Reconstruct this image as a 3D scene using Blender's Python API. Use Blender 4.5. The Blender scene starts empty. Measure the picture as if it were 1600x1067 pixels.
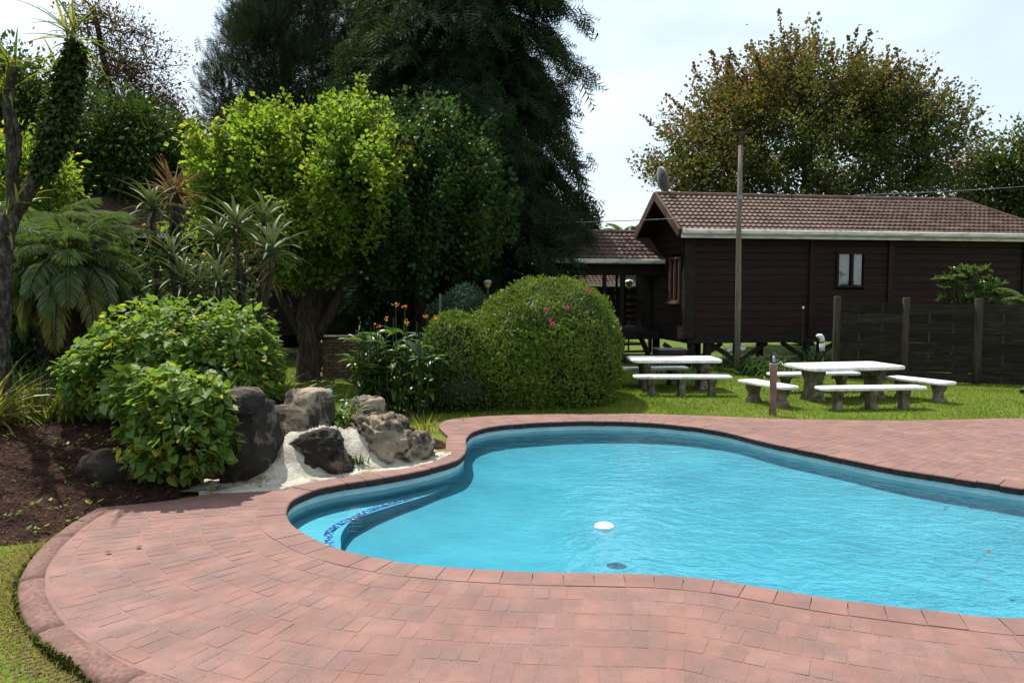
import bpy, bmesh, math, random
import numpy as np
from mathutils import Vector, Matrix, noise
from mathutils.geometry import tessellate_polygon

random.seed(7)
RNG = np.random.default_rng(11)
SC = bpy.context.scene
COL = SC.collection
R = math.radians

# ------------------------------------------------------------------ camera
CAM_H, F_PX, CX, CY = 2.1, 1225.0, 800.0, 533.5
PITCH = R(3.85)
cd = bpy.data.cameras.new("camera")
cam = bpy.data.objects.new("camera", cd)
COL.objects.link(cam)
cam.location = (0, 0, CAM_H)
cam.rotation_euler = (math.pi / 2 - PITCH, 0, 0)
cd.sensor_width = 36.0
cd.lens = 36.0 * F_PX / 1600.0
cd.clip_start = 0.05
cd.clip_end = 3000
SC.camera = cam

# ------------------------------------------------------------------ light
SUN_EL, SUN_AZ = R(62), R(-36)          # azimuth measured from +Y, negative to the left
sun_dir = Vector((math.sin(SUN_AZ) * math.cos(SUN_EL), math.cos(SUN_AZ) * math.cos(SUN_EL), math.sin(SUN_EL)))
w = bpy.data.worlds.new("World")
SC.world = w
w.use_nodes = True
nt = w.node_tree
bg = nt.nodes["Background"]
sky = nt.nodes.new("ShaderNodeTexSky")
sky.sky_type = 'NISHITA'
sky.sun_disc = False
sky.sun_elevation = SUN_EL
sky.sun_rotation = SUN_AZ
sky.altitude = 900
sky.air_density = 1.0
sky.dust_density = 3.2
sky.ozone_density = 1.0
geo = nt.nodes.new("ShaderNodeTexCoord")
mp = nt.nodes.new("ShaderNodeMapping")
mp.inputs["Scale"].default_value = (1.6, 1.6, 4.2)
cn = nt.nodes.new("ShaderNodeTexNoise")
cn.inputs["Scale"].default_value = 1.7
cn.inputs["Detail"].default_value = 7
cn.inputs["Roughness"].default_value = 0.55
cr = nt.nodes.new("ShaderNodeValToRGB")
cr.color_ramp.elements[0].position = 0.40
cr.color_ramp.elements[1].position = 0.85
cr.color_ramp.elements[0].color = (.42, .42, .42, 1)
cr.color_ramp.elements[1].color = (0.75, 0.75, 0.75, 1)
cm = nt.nodes.new("ShaderNodeMix")
cm.data_type = 'RGBA'
nt.links.new(geo.outputs["Generated"], mp.inputs["Vector"])
nt.links.new(mp.outputs["Vector"], cn.inputs["Vector"])
nt.links.new(cn.outputs["Fac"], cr.inputs["Fac"])
nt.links.new(cr.outputs["Color"], cm.inputs["Factor"])
nt.links.new(sky.outputs["Color"], cm.inputs["A"])
cm.inputs["B"].default_value = (10.4, 11.6, 12.3, 1)
nt.links.new(cm.outputs["Result"], bg.inputs["Color"])
bg.inputs["Strength"].default_value = 0.095

sl = bpy.data.lights.new("sun", 'SUN')
sl.energy = 5.0
sl.angle = R(0.53)
sl.color = (1.0, 0.95, 0.87)
so = bpy.data.objects.new("sun", sl)
COL.objects.link(so)
so.rotation_euler = sun_dir.to_track_quat('Z', 'Y').to_euler()

SC.view_settings.view_transform = 'Standard'
SC.view_settings.look = 'None'
SC.view_settings.gamma = 1.0
SC.view_settings.exposure = 0.52
SC.view_settings.use_curve_mapping = False
SC.cycles.max_bounces = 8
SC.cycles.diffuse_bounces = 3
SC.cycles.glossy_bounces = 3
SC.cycles.transmission_bounces = 4
SC.cycles.transparent_max_bounces = 8
SC.cycles.caustics_reflective = False
SC.cycles.caustics_refractive = False
SC.cycles.sample_clamp_indirect = 6.0

# ------------------------------------------------------------------ helpers
def P(px, py, z=0.0):
    """Photograph pixel to the point of the horizontal plane z."""
    dx = px - CX
    dy = F_PX * math.cos(PITCH) + (CY - py) * math.sin(PITCH)
    dz = -F_PX * math.sin(PITCH) + (CY - py) * math.cos(PITCH)
    t = (z - CAM_H) / dz
    return Vector((dx * t, dy * t, z))

def Q(px, py, D):
    """Photograph pixel to the point at depth D."""
    dx = px - CX
    dy = F_PX * math.cos(PITCH) + (CY - py) * math.sin(PITCH)
    dz = -F_PX * math.sin(PITCH) + (CY - py) * math.cos(PITCH)
    t = D / dy
    return Vector((dx * t, D, CAM_H + dz * t))

def ss(a, b, x):
    t = np.clip((np.asarray(x, float) - a) / (b - a), 0, 1)
    return t * t * (3 - 2 * t)

def tag(o, label=None, cat=None, group=None, kind=None):
    if label: o["label"] = label
    if cat: o["category"] = cat
    if group: o["group"] = group
    if kind: o["kind"] = kind
    return o

def empty(name, loc=(0, 0, 0), rz=0.0, label=None, cat=None, group=None):
    o = bpy.data.objects.new(name, None)
    COL.objects.link(o)
    o.location = loc
    o.rotation_euler = (0, 0, rz)
    o.empty_display_size = 0.1
    return tag(o, label, cat, group)

def link(name, me, parent=None):
    o = bpy.data.objects.new(name, me)
    COL.objects.link(o)
    if parent is not None: o.parent = parent
    return o

def make_mesh(name, V, F, mat=None, smooth=False, tint=None):
    """V (n,3); F an (m,k) array or a list of arrays of that kind / list of index lists."""
    me = bpy.data.meshes.new(name)
    V = np.asarray(V, np.float32).reshape(-1, 3)
    if isinstance(F, np.ndarray): F = [F]
    if len(F) and not isinstance(F[0], np.ndarray):
        flat = np.concatenate([np.asarray(f, np.int32) for f in F])
        tot = np.array([len(f) for f in F], np.int32)
    else:
        F = [f for f in F if len(f)]
        flat = np.concatenate([f.astype(np.int32).ravel() for f in F])
        tot = np.concatenate([np.full(len(f), f.shape[1], np.int32) for f in F])
    start = np.concatenate([[0], np.cumsum(tot)[:-1]]).astype(np.int32)
    me.vertices.add(len(V)); me.vertices.foreach_set("co", V.ravel())
    me.loops.add(len(flat)); me.loops.foreach_set("vertex_index", flat)
    me.polygons.add(len(tot)); me.polygons.foreach_set("loop_start", start); me.polygons.foreach_set("loop_total", tot)
    me.polygons.foreach_set("use_smooth", np.full(len(tot), bool(smooth)))
    if tint is not None:
        a = me.attributes.new("tint", 'FLOAT', 'FACE')
        a.data.foreach_set("value", np.asarray(tint, np.float32))
    me.update(calc_edges=True)
    me.validate()
    if mat: me.materials.append(mat)
    return me

class MB:
    """Collects shapes, then links them as one mesh object."""
    def __init__(s): s.v, s.f, s.t, s.n = [], [], [], 0
    def add(s, V, F, tint=None):
        V = np.asarray(V, float).reshape(-1, 3)
        for f in (F if isinstance(F, list) and len(F) and isinstance(F[0], np.ndarray) else [np.asarray(F)]):
            s.f.append(f + s.n)
            s.t.append(np.full(len(f), 0.5) if tint is None else (np.full(len(f), tint) if np.isscalar(tint) else np.asarray(tint)))
        s.v.append(V); s.n += len(V)
        return s
    def box(s, c, size, rz=0.0, tint=None, M=None):
        x, y, z = np.array(size) / 2
        V = np.array([[a * x, b * y, d * z] for d in (-1, 1) for b in (-1, 1) for a in (-1, 1)])
        if M is not None: V = V @ np.array(M).T
        if rz: V = V @ rotz(rz).T
        return s.add(V + np.array(c), BOXF, tint)
    def bar(s, a, b, w, h=None, up=(0, 0, 1), tint=None):
        a, b = Vector(a), Vector(b)
        d = (b - a); L = d.length; d.normalize()
        u = Vector(up)
        if abs(d.dot(u)) > .99: u = Vector((0, 1, 0))
        x = d.cross(u).normalized(); z = x.cross(d)
        M = np.array([x, d, z]).T
        return s.box((a + b) / 2, (w, L, h or w), M=M, tint=tint)
    def tube(s, pts, rad, sides=6, cap=True, tint=None):
        V, F = tube(pts, rad, sides, cap)
        return s.add(V, F, tint)
    def rings(s, rings, cap=True, tint=None):
        m = len(rings[0]); V = np.concatenate([np.asarray(r, float) for r in rings])
        i = np.arange(m); j = (i + 1) % m
        F = [np.concatenate([np.stack([k * m + i, k * m + j, (k + 1) * m + j, (k + 1) * m + i], 1) for k in range(len(rings) - 1)])]
        if cap:
            F.append(np.arange(m)[::-1][None, :]); F.append((np.arange(m) + (len(rings) - 1) * m)[None, :])
        return s.add(V, F, tint)
    def lathe(s, c, prof, sides=16, cap=True, tint=None):
        a = np.linspace(0, 2 * np.pi, sides, endpoint=False)
        return s.rings([np.stack([c[0] + r * np.cos(a), c[1] + r * np.sin(a), np.full(sides, c[2] + z)], 1) for r, z in prof], cap, tint)
    def mesh(s, name, mat, smooth=False):
        return make_mesh(name, np.concatenate(s.v), s.f, mat, smooth, np.concatenate(s.t))
    def build(s, name, mat, parent=None, smooth=False):
        return link(name, s.mesh(name, mat, smooth), parent)

BOXF = np.array([[0, 2, 3, 1], [4, 5, 7, 6], [0, 1, 5, 4], [2, 6, 7, 3], [0, 4, 6, 2], [1, 3, 7, 5]])

def rotz(a):
    c, s_ = math.cos(a), math.sin(a)
    return np.array([[c, -s_, 0], [s_, c, 0], [0, 0, 1]])

def tube(pts, rad, sides=6, cap=True):
    pts = np.asarray([tuple(p) for p in pts], float); n = len(pts)
    rad = np.broadcast_to(np.asarray(rad, float), (n,))
    T = np.gradient(pts, axis=0); T /= np.linalg.norm(T, axis=1)[:, None] + 1e-9
    ref = np.array([0, 0, 1.0]) if abs(T[:, 2]).mean() < .8 else np.array([0, 1.0, 0])
    X = np.cross(T, ref); X /= np.linalg.norm(X, axis=1)[:, None] + 1e-9
    Y = np.cross(X, T)
    a = np.linspace(0, 2 * np.pi, sides, endpoint=False)
    V = pts[:, None, :] + rad[:, None, None] * (np.cos(a)[None, :, None] * X[:, None, :] + np.sin(a)[None, :, None] * Y[:, None, :])
    i = np.arange(sides); j = (i + 1) % sides
    F = [np.concatenate([np.stack([k * sides + i, (k + 1) * sides + i, (k + 1) * sides + j, k * sides + j], 1) for k in range(n - 1)])]
    if cap:
        F += [np.arange(sides)[None, :], (np.arange(sides)[::-1] + (n - 1) * sides)[None, :]]
    return V.reshape(-1, 3), F

def catmull(pts, n, closed=False):
    pts = np.asarray([tuple(p) for p in pts], float)
    m = len(pts)
    if closed: idx = lambda i: pts[i % m]; segs = m
    else: idx = lambda i: pts[min(max(i, 0), m - 1)]; segs = m - 1
    out = []
    for i in range(segs):
        p0, p1, p2, p3 = idx(i - 1), idx(i), idx(i + 1), idx(i + 2)
        for t in np.linspace(0, 1, n, endpoint=False):
            out.append(.5 * (2 * p1 + (p2 - p0) * t + (2 * p0 - 5 * p1 + 4 * p2 - p3) * t * t + (3 * p1 - p0 - 3 * p2 + p3) * t ** 3))
    if not closed: out.append(pts[-1])
    return np.array(out)

def resample(pts, step, closed=False):
    p = np.vstack([pts, pts[:1]]) if closed else pts
    L = np.concatenate([[0], np.cumsum(np.linalg.norm(np.diff(p, axis=0), axis=1))])
    n = max(2, int(round(L[-1] / step)))
    s = np.linspace(0, L[-1], n, endpoint=False) if closed else np.linspace(0, L[-1], n + 1)
    return np.stack([np.interp(s, L, p[:, k]) for k in range(p.shape[1])], 1)

def inside(poly, pts):
    pts = np.asarray(pts, float); x, y = pts[:, 0], pts[:, 1]
    r = np.zeros(len(pts), bool); n = len(poly)
    for i in range(n):
        x1, y1 = poly[i][0], poly[i][1]; x2, y2 = poly[(i + 1) % n][0], poly[(i + 1) % n][1]
        c = ((y1 > y) != (y2 > y))
        with np.errstate(divide='ignore', invalid='ignore'):
            r ^= c & (x < (x2 - x1) * (y - y1) / (y2 - y1 + 1e-12) + x1)
    return r

def dist_poly(poly, pts, closed=True):
    poly = np.asarray(poly, float)[:, :2]; pts = np.asarray(pts, float)[:, :2]
    a = poly; b = np.roll(poly, -1, 0)
    if not closed: a, b = a[:-1], b[:-1]
    best = np.full(len(pts), 1e9)
    for p, q in zip(a, b):
        d = q - p; t = np.clip(((pts - p) @ d) / (d @ d + 1e-12), 0, 1)
        best = np.minimum(best, np.linalg.norm(pts - p - t[:, None] * d, axis=1))
    return best

def poly_mesh(name, loops, z, mat):
    """Flat polygon with holes: loops[0] the outline, the others holes."""
    V = [Vector((p[0], p[1], 0)) for l in loops for p in l]
    tris = tessellate_polygon([[Vector((p[0], p[1], 0)) for p in l] for l in loops])
    F = []
    for t in tris:
        a, b, c = (V[i] for i in t)
        F.append(t if (b - a).cross(c - a).z > 0 else t[::-1])
    return make_mesh(name, [(v.x, v.y, z) for v in V], np.array(F), mat)

def fbm(p, s=1.0, o=4):
    return noise.fractal(Vector(p) * s, 1.0, 2.0, o)

# ------------------------------------------------------------------ materials
def nodes(name):
    m = bpy.data.materials.new(name); m.use_nodes = True
    n = m.node_tree; b = n.nodes["Principled BSDF"]
    return m, n, b

def N(n, t, **kw):
    x = n.nodes.new(t)
    for k, v in kw.items():
        if k in x.inputs: x.inputs[k].default_value = v
        else: setattr(x, k, v)
    return x

def ramp(n, stops):
    r = n.nodes.new("ShaderNodeValToRGB"); e = r.color_ramp.elements
    while len(e) < len(stops): e.new(0.5)
    for el, (p, c) in zip(e, stops):
        el.position = p; el.color = (*c, 1) if len(c) == 3 else c
    return r

def surf(name, stops, scale=4.0, detail=6, rough=.8, bump=.3, bump_scale=None, bump_dist=.01, spec=.3, stretch=(1, 1, 1), fine=None, rnd=0.0, metallic=0.0):
    """Noise-coloured surface with fine relief; rnd adds a shift from object to object."""
    m, n, b = nodes(name); L = n.links.new
    tc = N(n, "ShaderNodeTexCoord"); mp_ = N(n, "ShaderNodeMapping", Scale=stretch)
    L(tc.outputs["Object"], mp_.inputs["Vector"])
    oi = N(n, "ShaderNodeObjectInfo")
    if rnd:
        mv = N(n, "ShaderNodeVectorMath", operation='MULTIPLY_ADD')
        L(oi.outputs["Random"], mv.inputs[0]); mv.inputs[1].default_value = (37, 53, 71); L(mp_.outputs["Vector"], mv.inputs[2])
        vec = mv.outputs[0]
    else: vec = mp_.outputs["Vector"]
    no = N(n, "ShaderNodeTexNoise", Scale=scale, Detail=detail, Roughness=.6)
    L(vec, no.inputs["Vector"])
    rp = ramp(n, stops); L(no.outputs["Fac"], rp.inputs["Fac"])
    col = rp.outputs["Color"]
    if rnd:
        hs = N(n, "ShaderNodeHueSaturation")
        ma = N(n, "ShaderNodeMapRange"); L(oi.outputs["Random"], ma.inputs["Value"])
        ma.inputs["To Min"].default_value = 1 - rnd; ma.inputs["To Max"].default_value = 1 + rnd
        L(ma.outputs["Result"], hs.inputs["Value"]); L(col, hs.inputs["Color"]); col = hs.outputs["Color"]
    if fine:
        f2 = N(n, "ShaderNodeTexNoise", Scale=fine[0], Detail=3); L(vec, f2.inputs["Vector"])
        r2 = ramp(n, [(.35, (1 - fine[1],) * 3), (.65, (1 + fine[1] * .4,) * 3)]); L(f2.outputs["Fac"], r2.inputs["Fac"])
        mx = N(n, "ShaderNodeMix", data_type='RGBA', blend_type='MULTIPLY'); mx.inputs["Factor"].default_value = 1
        L(col, mx.inputs["A"]); L(r2.outputs["Color"], mx.inputs["B"]); col = mx.outputs["Result"]
    L(col, b.inputs["Base Color"])
    b.inputs["Roughness"].default_value = rough; b.inputs["Specular IOR Level"].default_value = spec
    b.inputs["Metallic"].default_value = metallic
    if bump:
        bn = N(n, "ShaderNodeTexNoise", Scale=bump_scale or scale * 6, Detail=5); L(vec, bn.inputs["Vector"])
        bp = N(n, "ShaderNodeBump", Strength=bump, Distance=bump_dist)
        L(bn.outputs["Fac"], bp.inputs["Height"]); L(bp.outputs["Normal"], b.inputs["Normal"])
    return m

def leaf_mat(name, cols, trans=.42, rough=.42, spec=.35, tcol=None, boost=1.5):
    """Leaf: tint attribute picks the colour of each leaf; part of the light passes through."""
    m, n, b = nodes(name); L = n.links.new
    at = N(n, "ShaderNodeAttribute", attribute_name="tint")
    k = len(cols)
    rp = ramp(n, [(i / (k - 1), c) for i, c in enumerate(cols)])
    L(at.outputs["Fac"], rp.inputs["Fac"])
    L(rp.outputs["Color"], b.inputs["Base Color"])
    b.inputs["Roughness"].default_value = rough; b.inputs["Specular IOR Level"].default_value = spec
    tr = N(n, "ShaderNodeBsdfTranslucent")
    mu = N(n, "ShaderNodeMix", data_type='RGBA', blend_type='MULTIPLY'); mu.inputs["Factor"].default_value = 1
    mu.inputs["B"].default_value = (*(tcol or (1.25 * boost, 1.2 * boost, .5 * boost)), 1)
    L(rp.outputs["Color"], mu.inputs["A"]); L(mu.outputs["Result"], tr.inputs["Color"])
    mx = N(n, "ShaderNodeMixShader"); mx.inputs[0].default_value = trans
    L(b.outputs[0], mx.inputs[1]); L(tr.outputs[0], mx.inputs[2])
    L(mx.outputs[0], n.nodes["Material Output"].inputs["Surface"])
    return m

M = {}
M["lawn"] = surf("lawn", [(.3, (.065, .105, .014)), (.5, (.105, .150, .020)), (.72, (.16, .175, .045))], 1.1, 8, .9, .6, 60, .03, .1, fine=(90, .35))
M["soil"] = surf("soil", [(.3, (.012, .006, .004)), (.5, (.036, .017, .011)), (.75, (.07, .038, .025))], 7, 9, .95, 1, 30, .05, .1, fine=(60, .5))
M["plaster"] = surf("plaster", [(.32, (.13, .11, .08)), (.42, (.33, .295, .225)), (.55, (.44, .41, .335)), (.75, (.50, .47, .41))], 4, 8, .85, .7, 26, .02, .2, fine=(40, .12))
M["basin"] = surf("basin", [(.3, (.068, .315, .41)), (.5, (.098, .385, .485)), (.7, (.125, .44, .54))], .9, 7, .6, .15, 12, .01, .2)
M["basin_floor"] = surf("basin_floor", [(.3, (.045, .245, .335)), (.5, (.064, .305, .405)), (.7, (.088, .36, .465))], .9, 7, .6, .15, 12, .01, .2)  # darker copy of basin: light absorbed by deep water is put into the colour
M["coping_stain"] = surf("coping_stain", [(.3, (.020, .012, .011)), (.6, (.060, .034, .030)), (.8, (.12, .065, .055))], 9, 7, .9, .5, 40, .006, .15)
M["waterline"] = surf("waterline", [(.3, (.34, .50, .52)), (.7, (.46, .60, .60))], 5, 4, .5, .1, 20, .005, .4)
M["kerb"] = surf("kerb", [(.3, (.135, .075, .062)), (.5, (.172, .096, .080)), (.72, (.21, .12, .10))], 2.2, 6, .85, .35, 40, .006, .2, fine=(30, .3), rnd=.06)
M["moss"] = surf("moss", [(.3, (.02, .025, .006)), (.6, (.07, .085, .01))], 12, 6, .95, 1, 60, .03, .1)
M["verge"] = surf("verge", [(.3, (.075, .060, .032)), (.5, (.15, .125, .070)), (.72, (.24, .20, .125))], 9, 8, .95, .8, 60, .03, .1, fine=(70, .4))
M["white_stone"] = surf("white_stone", [(.28, (.42, .42, .39)), (.42, (.68, .68, .66)), (.6, (.78, .78, .77))], 5, 9, .75, .6, 26, .012, .25, fine=(30, .18), rnd=.03)
M["stone_leg"] = surf("stone_leg", [(.3, (.040, .033, .023)), (.5, (.14, .115, .082)), (.72, (.27, .23, .17))], 7, 8, .9, .9, 22, .03, .15, rnd=.12)
M["bollard"] = surf("bollard", [(.3, (.17, .095, .075)), (.7, (.30, .19, .16))], 6, 7, .85, .5, 40, .008, .2, stretch=(1, 1, .5))
M["pole_wood"] = surf("pole_wood", [(.3, (.075, .064, .05)), (.55, (.155, .135, .108)), (.75, (.22, .195, .16))], 5, 7, .9, .7, 20, .012, .15, stretch=(6, 6, .5))
M["fence"] = surf("fence", [(.3, (.010, .0085, .0065)), (.55, (.022, .0185, .0135)), (.75, (.048, .040, .026))], 3, 8, .9, .5, 18, .01, .15, stretch=(.8, 3, 7), rnd=.3)
M["fence_post"] = surf("fence_post", [(.3, (.025, .020, .014)), (.7, (.065, .055, .038))], 4, 7, .9, .7, 16, .014, .15, stretch=(5, 5, .5), rnd=.2)
M["plank"] = surf("plank", [(.3, (.008, .0034, .0027)), (.55, (.019, .0068, .0050)), (.75, (.033, .012, .0085))], 2.5, 8, .75, .4, 16, .008, .25, stretch=(.5, 3, 9), rnd=.25)
M["dark_timber"] = surf("dark_timber", [(.3, (.009, .007, .006)), (.7, (.024, .018, .015))], 4, 6, .85, .4, 20, .01, .2, stretch=(2, 2, 2), rnd=.2)
M["roof_tile"] = surf("roof_tile", [(.28, (.050, .031, .024)), (.48, (.112, .067, .051)), (.75, (.165, .105, .083))], 2.2, 9, .7, .5, 60, .006, .25, fine=(14, .3))
M["gutter"] = surf("gutter", [(.3, (.30, .29, .25)), (.5, (.55, .54, .49)), (.75, (.66, .65, .61))], 2.5, 8, .6, .15, 20, .004, .3, stretch=(1, 3, 4))
M["barge"] = surf("barge", [(.3, (.075, .046, .035)), (.7, (.15, .095, .075))], 4, 6, .7, .3, 20, .005, .25, stretch=(1, 4, 1))
M["curtain"] = surf("curtain", [(.3, (.55, .56, .57)), (.7, (.75, .76, .77))], 9, 3, .9, .6, 12, .02, .1, stretch=(6, 1, .2))
M["bark"] = surf("bark", [(.3, (.020, .015, .010)), (.55, (.060, .046, .032)), (.75, (.12, .10, .075))], 6, 8, .95, 1, 22, .03, .1, stretch=(3, 3, .6))
M["bark_grey"] = surf("bark_grey", [(.3, (.018, .014, .010)), (.5, (.045, .038, .030)), (.74, (.15, .14, .115))], 9, 8, .95, 1, 26, .02, .1, stretch=(2, 2, 1))
M["bark_dark"] = surf("bark_dark", [(.3, (.010, .008, .006)), (.7, (.035, .026, .02))], 6, 6, .95, .8, 22, .03, .1, stretch=(3, 3, .6))
M["dead_leaf"] = leaf_mat("dead_leaf", [(.10, .052, .022), (.20, .12, .055), (.26, .19, .11)], .25, .7, .1, (1.2, 1.0, .7))
M["metal_grey"] = surf("metal_grey", [(.3, (.16, .16, .17)), (.7, (.27, .27, .28))], 5, 5, .45, .1, 30, .003, .5, metallic=.4)
M["metal_dark"] = surf("metal_dark", [(.3, (.012, .012, .013)), (.7, (.03, .028, .027))], 6, 6, .6, .2, 30, .004, .4)
M["white_plastic"] = surf("white_plastic", [(.3, (.76, .76, .75)), (.7, (.84, .84, .83))], 6, 3, .35, .03, 30, .001, .5)
M["green_box"] = surf("green_box", [(.3, (.085, .19, .165)), (.7, (.14, .27, .24))], 6, 5, .5, .1, 30, .002, .4)
M["brick"] = surf("brick", [(.3, (.10, .065, .042)), (.7, (.22, .15, .10))], 8, 7, .9, .6, 40, .006, .15, rnd=.25)
M["mortar"] = surf("mortar", [(.3, (.13, .11, .09)), (.7, (.22, .20, .17))], 20, 5, .95, .4, 60, .004, .1)
M["pink"] = leaf_mat("pink", [(.55, .05, .18), (.70, .12, .28)], .3, .5, .2, (1.2, 1, 1))
M["red_flower"] = leaf_mat("red_flower", [(.60, .06, .02), (.65, .22, .03), (.6, .38, .05)], .35, .5, .2, (1.2, 1, .8))
M["white_flower"] = leaf_mat("white_flower", [(.72, .72, .68), (.8, .8, .76)], .3, .5, .2, (1, 1, 1))
M["amber_glass"] = surf("amber_glass", [(.3, (.42, .30, .08)), (.7, (.55, .42, .16))], 6, 3, .2, 0, spec=.6)

# painted paving: each brick shifts a little in tone; paint is worn through to grey grit in places
def paving(name, rnd):
    m, n, b = nodes(name); L = n.links.new
    tc = N(n, "ShaderNodeTexCoord"); ge = N(n, "ShaderNodeNewGeometry"); oi = N(n, "ShaderNodeObjectInfo")
    pos = ge.outputs["Position"]
    big = N(n, "ShaderNodeTexNoise", Scale=1.7, Detail=9, Roughness=.68); L(pos, big.inputs["Vector"])
    rp = ramp(n, [(.28, (.178, .090, .073)), (.5, (.222, .117, .096)), (.72, (.265, .150, .127))]); L(big.outputs["Fac"], rp.inputs["Fac"])
    grit = N(n, "ShaderNodeTexNoise", Scale=95, Detail=3, Roughness=.7); L(pos, grit.inputs["Vector"])
    wear = N(n, "ShaderNodeTexNoise", Scale=3.1, Detail=5, Roughness=.6); L(pos, wear.inputs["Vector"])
    wr = ramp(n, [(.38, (0, 0, 0)), (.62, (1, 1, 1))]); L(wear.outputs["Fac"], wr.inputs["Fac"])
    gr = ramp(n, [(.40, (1, 1, 1)), (.62, (0, 0, 0))]); L(grit.outputs["Fac"], gr.inputs["Fac"])
    mm = N(n, "ShaderNodeMath", operation='MULTIPLY'); L(wr.outputs["Color"], mm.inputs[0]); L(gr.outputs["Color"], mm.inputs[1])
    mx = N(n, "ShaderNodeMix", data_type='RGBA'); L(mm.outputs[0], mx.inputs["Factor"]); L(rp.outputs["Color"], mx.inputs["A"])
    mx.inputs["B"].default_value = (.13, .092, .082, 1)
    hs = N(n, "ShaderNodeHueSaturation"); ma = N(n, "ShaderNodeMapRange"); at = N(n, "ShaderNodeAttribute", attribute_name="tint"); ml = N(n, "ShaderNodeMath", operation='ADD'); L(oi.outputs["Random"], ml.inputs[0]); L(at.outputs["Fac"], ml.inputs[1]); fr = N(n, "ShaderNodeMath", operation='FRACT'); L(ml.outputs[0], fr.inputs[0]); L(fr.outputs[0], ma.inputs["Value"])
    ma.inputs["To Min"].default_value = 1 - rnd; ma.inputs["To Max"].default_value = 1 + rnd
    L(ma.outputs["Result"], hs.inputs["Value"]); L(mx.outputs["Result"], hs.inputs["Color"])
    L(hs.outputs["Color"], b.inputs["Base Color"])
    b.inputs["Roughness"].default_value = .78; b.inputs["Specular IOR Level"].default_value = .25
    lump = N(n, "ShaderNodeTexNoise", Scale=14, Detail=5); L(pos, lump.inputs["Vector"])
    ad = N(n, "ShaderNodeMath", operation='MULTIPLY_ADD'); L(grit.outputs["Fac"], ad.inputs[0]); ad.inputs[1].default_value = .35; L(lump.outputs["Fac"], ad.inputs[2])
    bp = N(n, "ShaderNodeBump", Strength=.5, Distance=.012); L(ad.outputs[0], bp.inputs["Height"]); L(bp.outputs["Normal"], b.inputs["Normal"])
    return m
M["paving"] = paving("paving", .075)
M["paving_base"] = paving("paving_base", 0)

# stone with sandstone colour and dark lichen staining of its own shape
def stone(name, tan, dark, amount):
    m, n, b = nodes(name); L = n.links.new
    tc = N(n, "ShaderNodeTexCoord"); oi = N(n, "ShaderNodeObjectInfo")
    mv = N(n, "ShaderNodeVectorMath", operation='MULTIPLY_ADD'); L(oi.outputs["Random"], mv.inputs[0])
    mv.inputs[1].default_value = (31, 17, 23); L(tc.outputs["Object"], mv.inputs[2]); vec = mv.outputs[0]
    a = N(n, "ShaderNodeTexNoise", Scale=5, Detail=9, Roughness=.65); L(vec, a.inputs["Vector"])
    rp = ramp(n, [(.3, tuple(c * .55 for c in tan)), (.52, tan), (.75, tuple(min(1, c * 1.35) for c in tan))]); L(a.outputs["Fac"], rp.inputs["Fac"])
    s_ = N(n, "ShaderNodeTexNoise", Scale=3.2, Detail=9, Roughness=.7, Distortion=.6); L(vec, s_.inputs["Vector"])
    sr = ramp(n, [(amount - .06, (1, 1, 1)), (amount + .06, (0, 0, 0))]); L(s_.outputs["Fac"], sr.inputs["Fac"])
    mx = N(n, "ShaderNodeMix", data_type='RGBA'); L(sr.outputs["Color"], mx.inputs["Factor"]); L(rp.outputs["Color"], mx.inputs["A"]); mx.inputs["B"].default_value = (*dark, 1)
    L(mx.outputs["Result"], b.inputs["Base Color"])
    b.inputs["Roughness"].default_value = .88; b.inputs["Specular IOR Level"].default_value = .25
    bn = N(n, "ShaderNodeTexNoise", Scale=22, Detail=8, Roughness=.7); L(vec, bn.inputs["Vector"])
    bp = N(n, "ShaderNodeBump", Strength=.9, Distance=.03); L(bn.outputs["Fac"], bp.inputs["Height"]); L(bp.outputs["Normal"], b.inputs["Normal"])
    return m
M["stone_tan"] = stone("stone_tan", (.31, .245, .17), (.042, .034, .027), .485)
M["stone_dark"] = stone("stone_dark", (.20, .145, .095), (.026, .021, .018), .58)
M["stone_brown"] = stone("stone_brown", (.10, .062, .040), (.022, .015, .012), .52)

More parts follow.
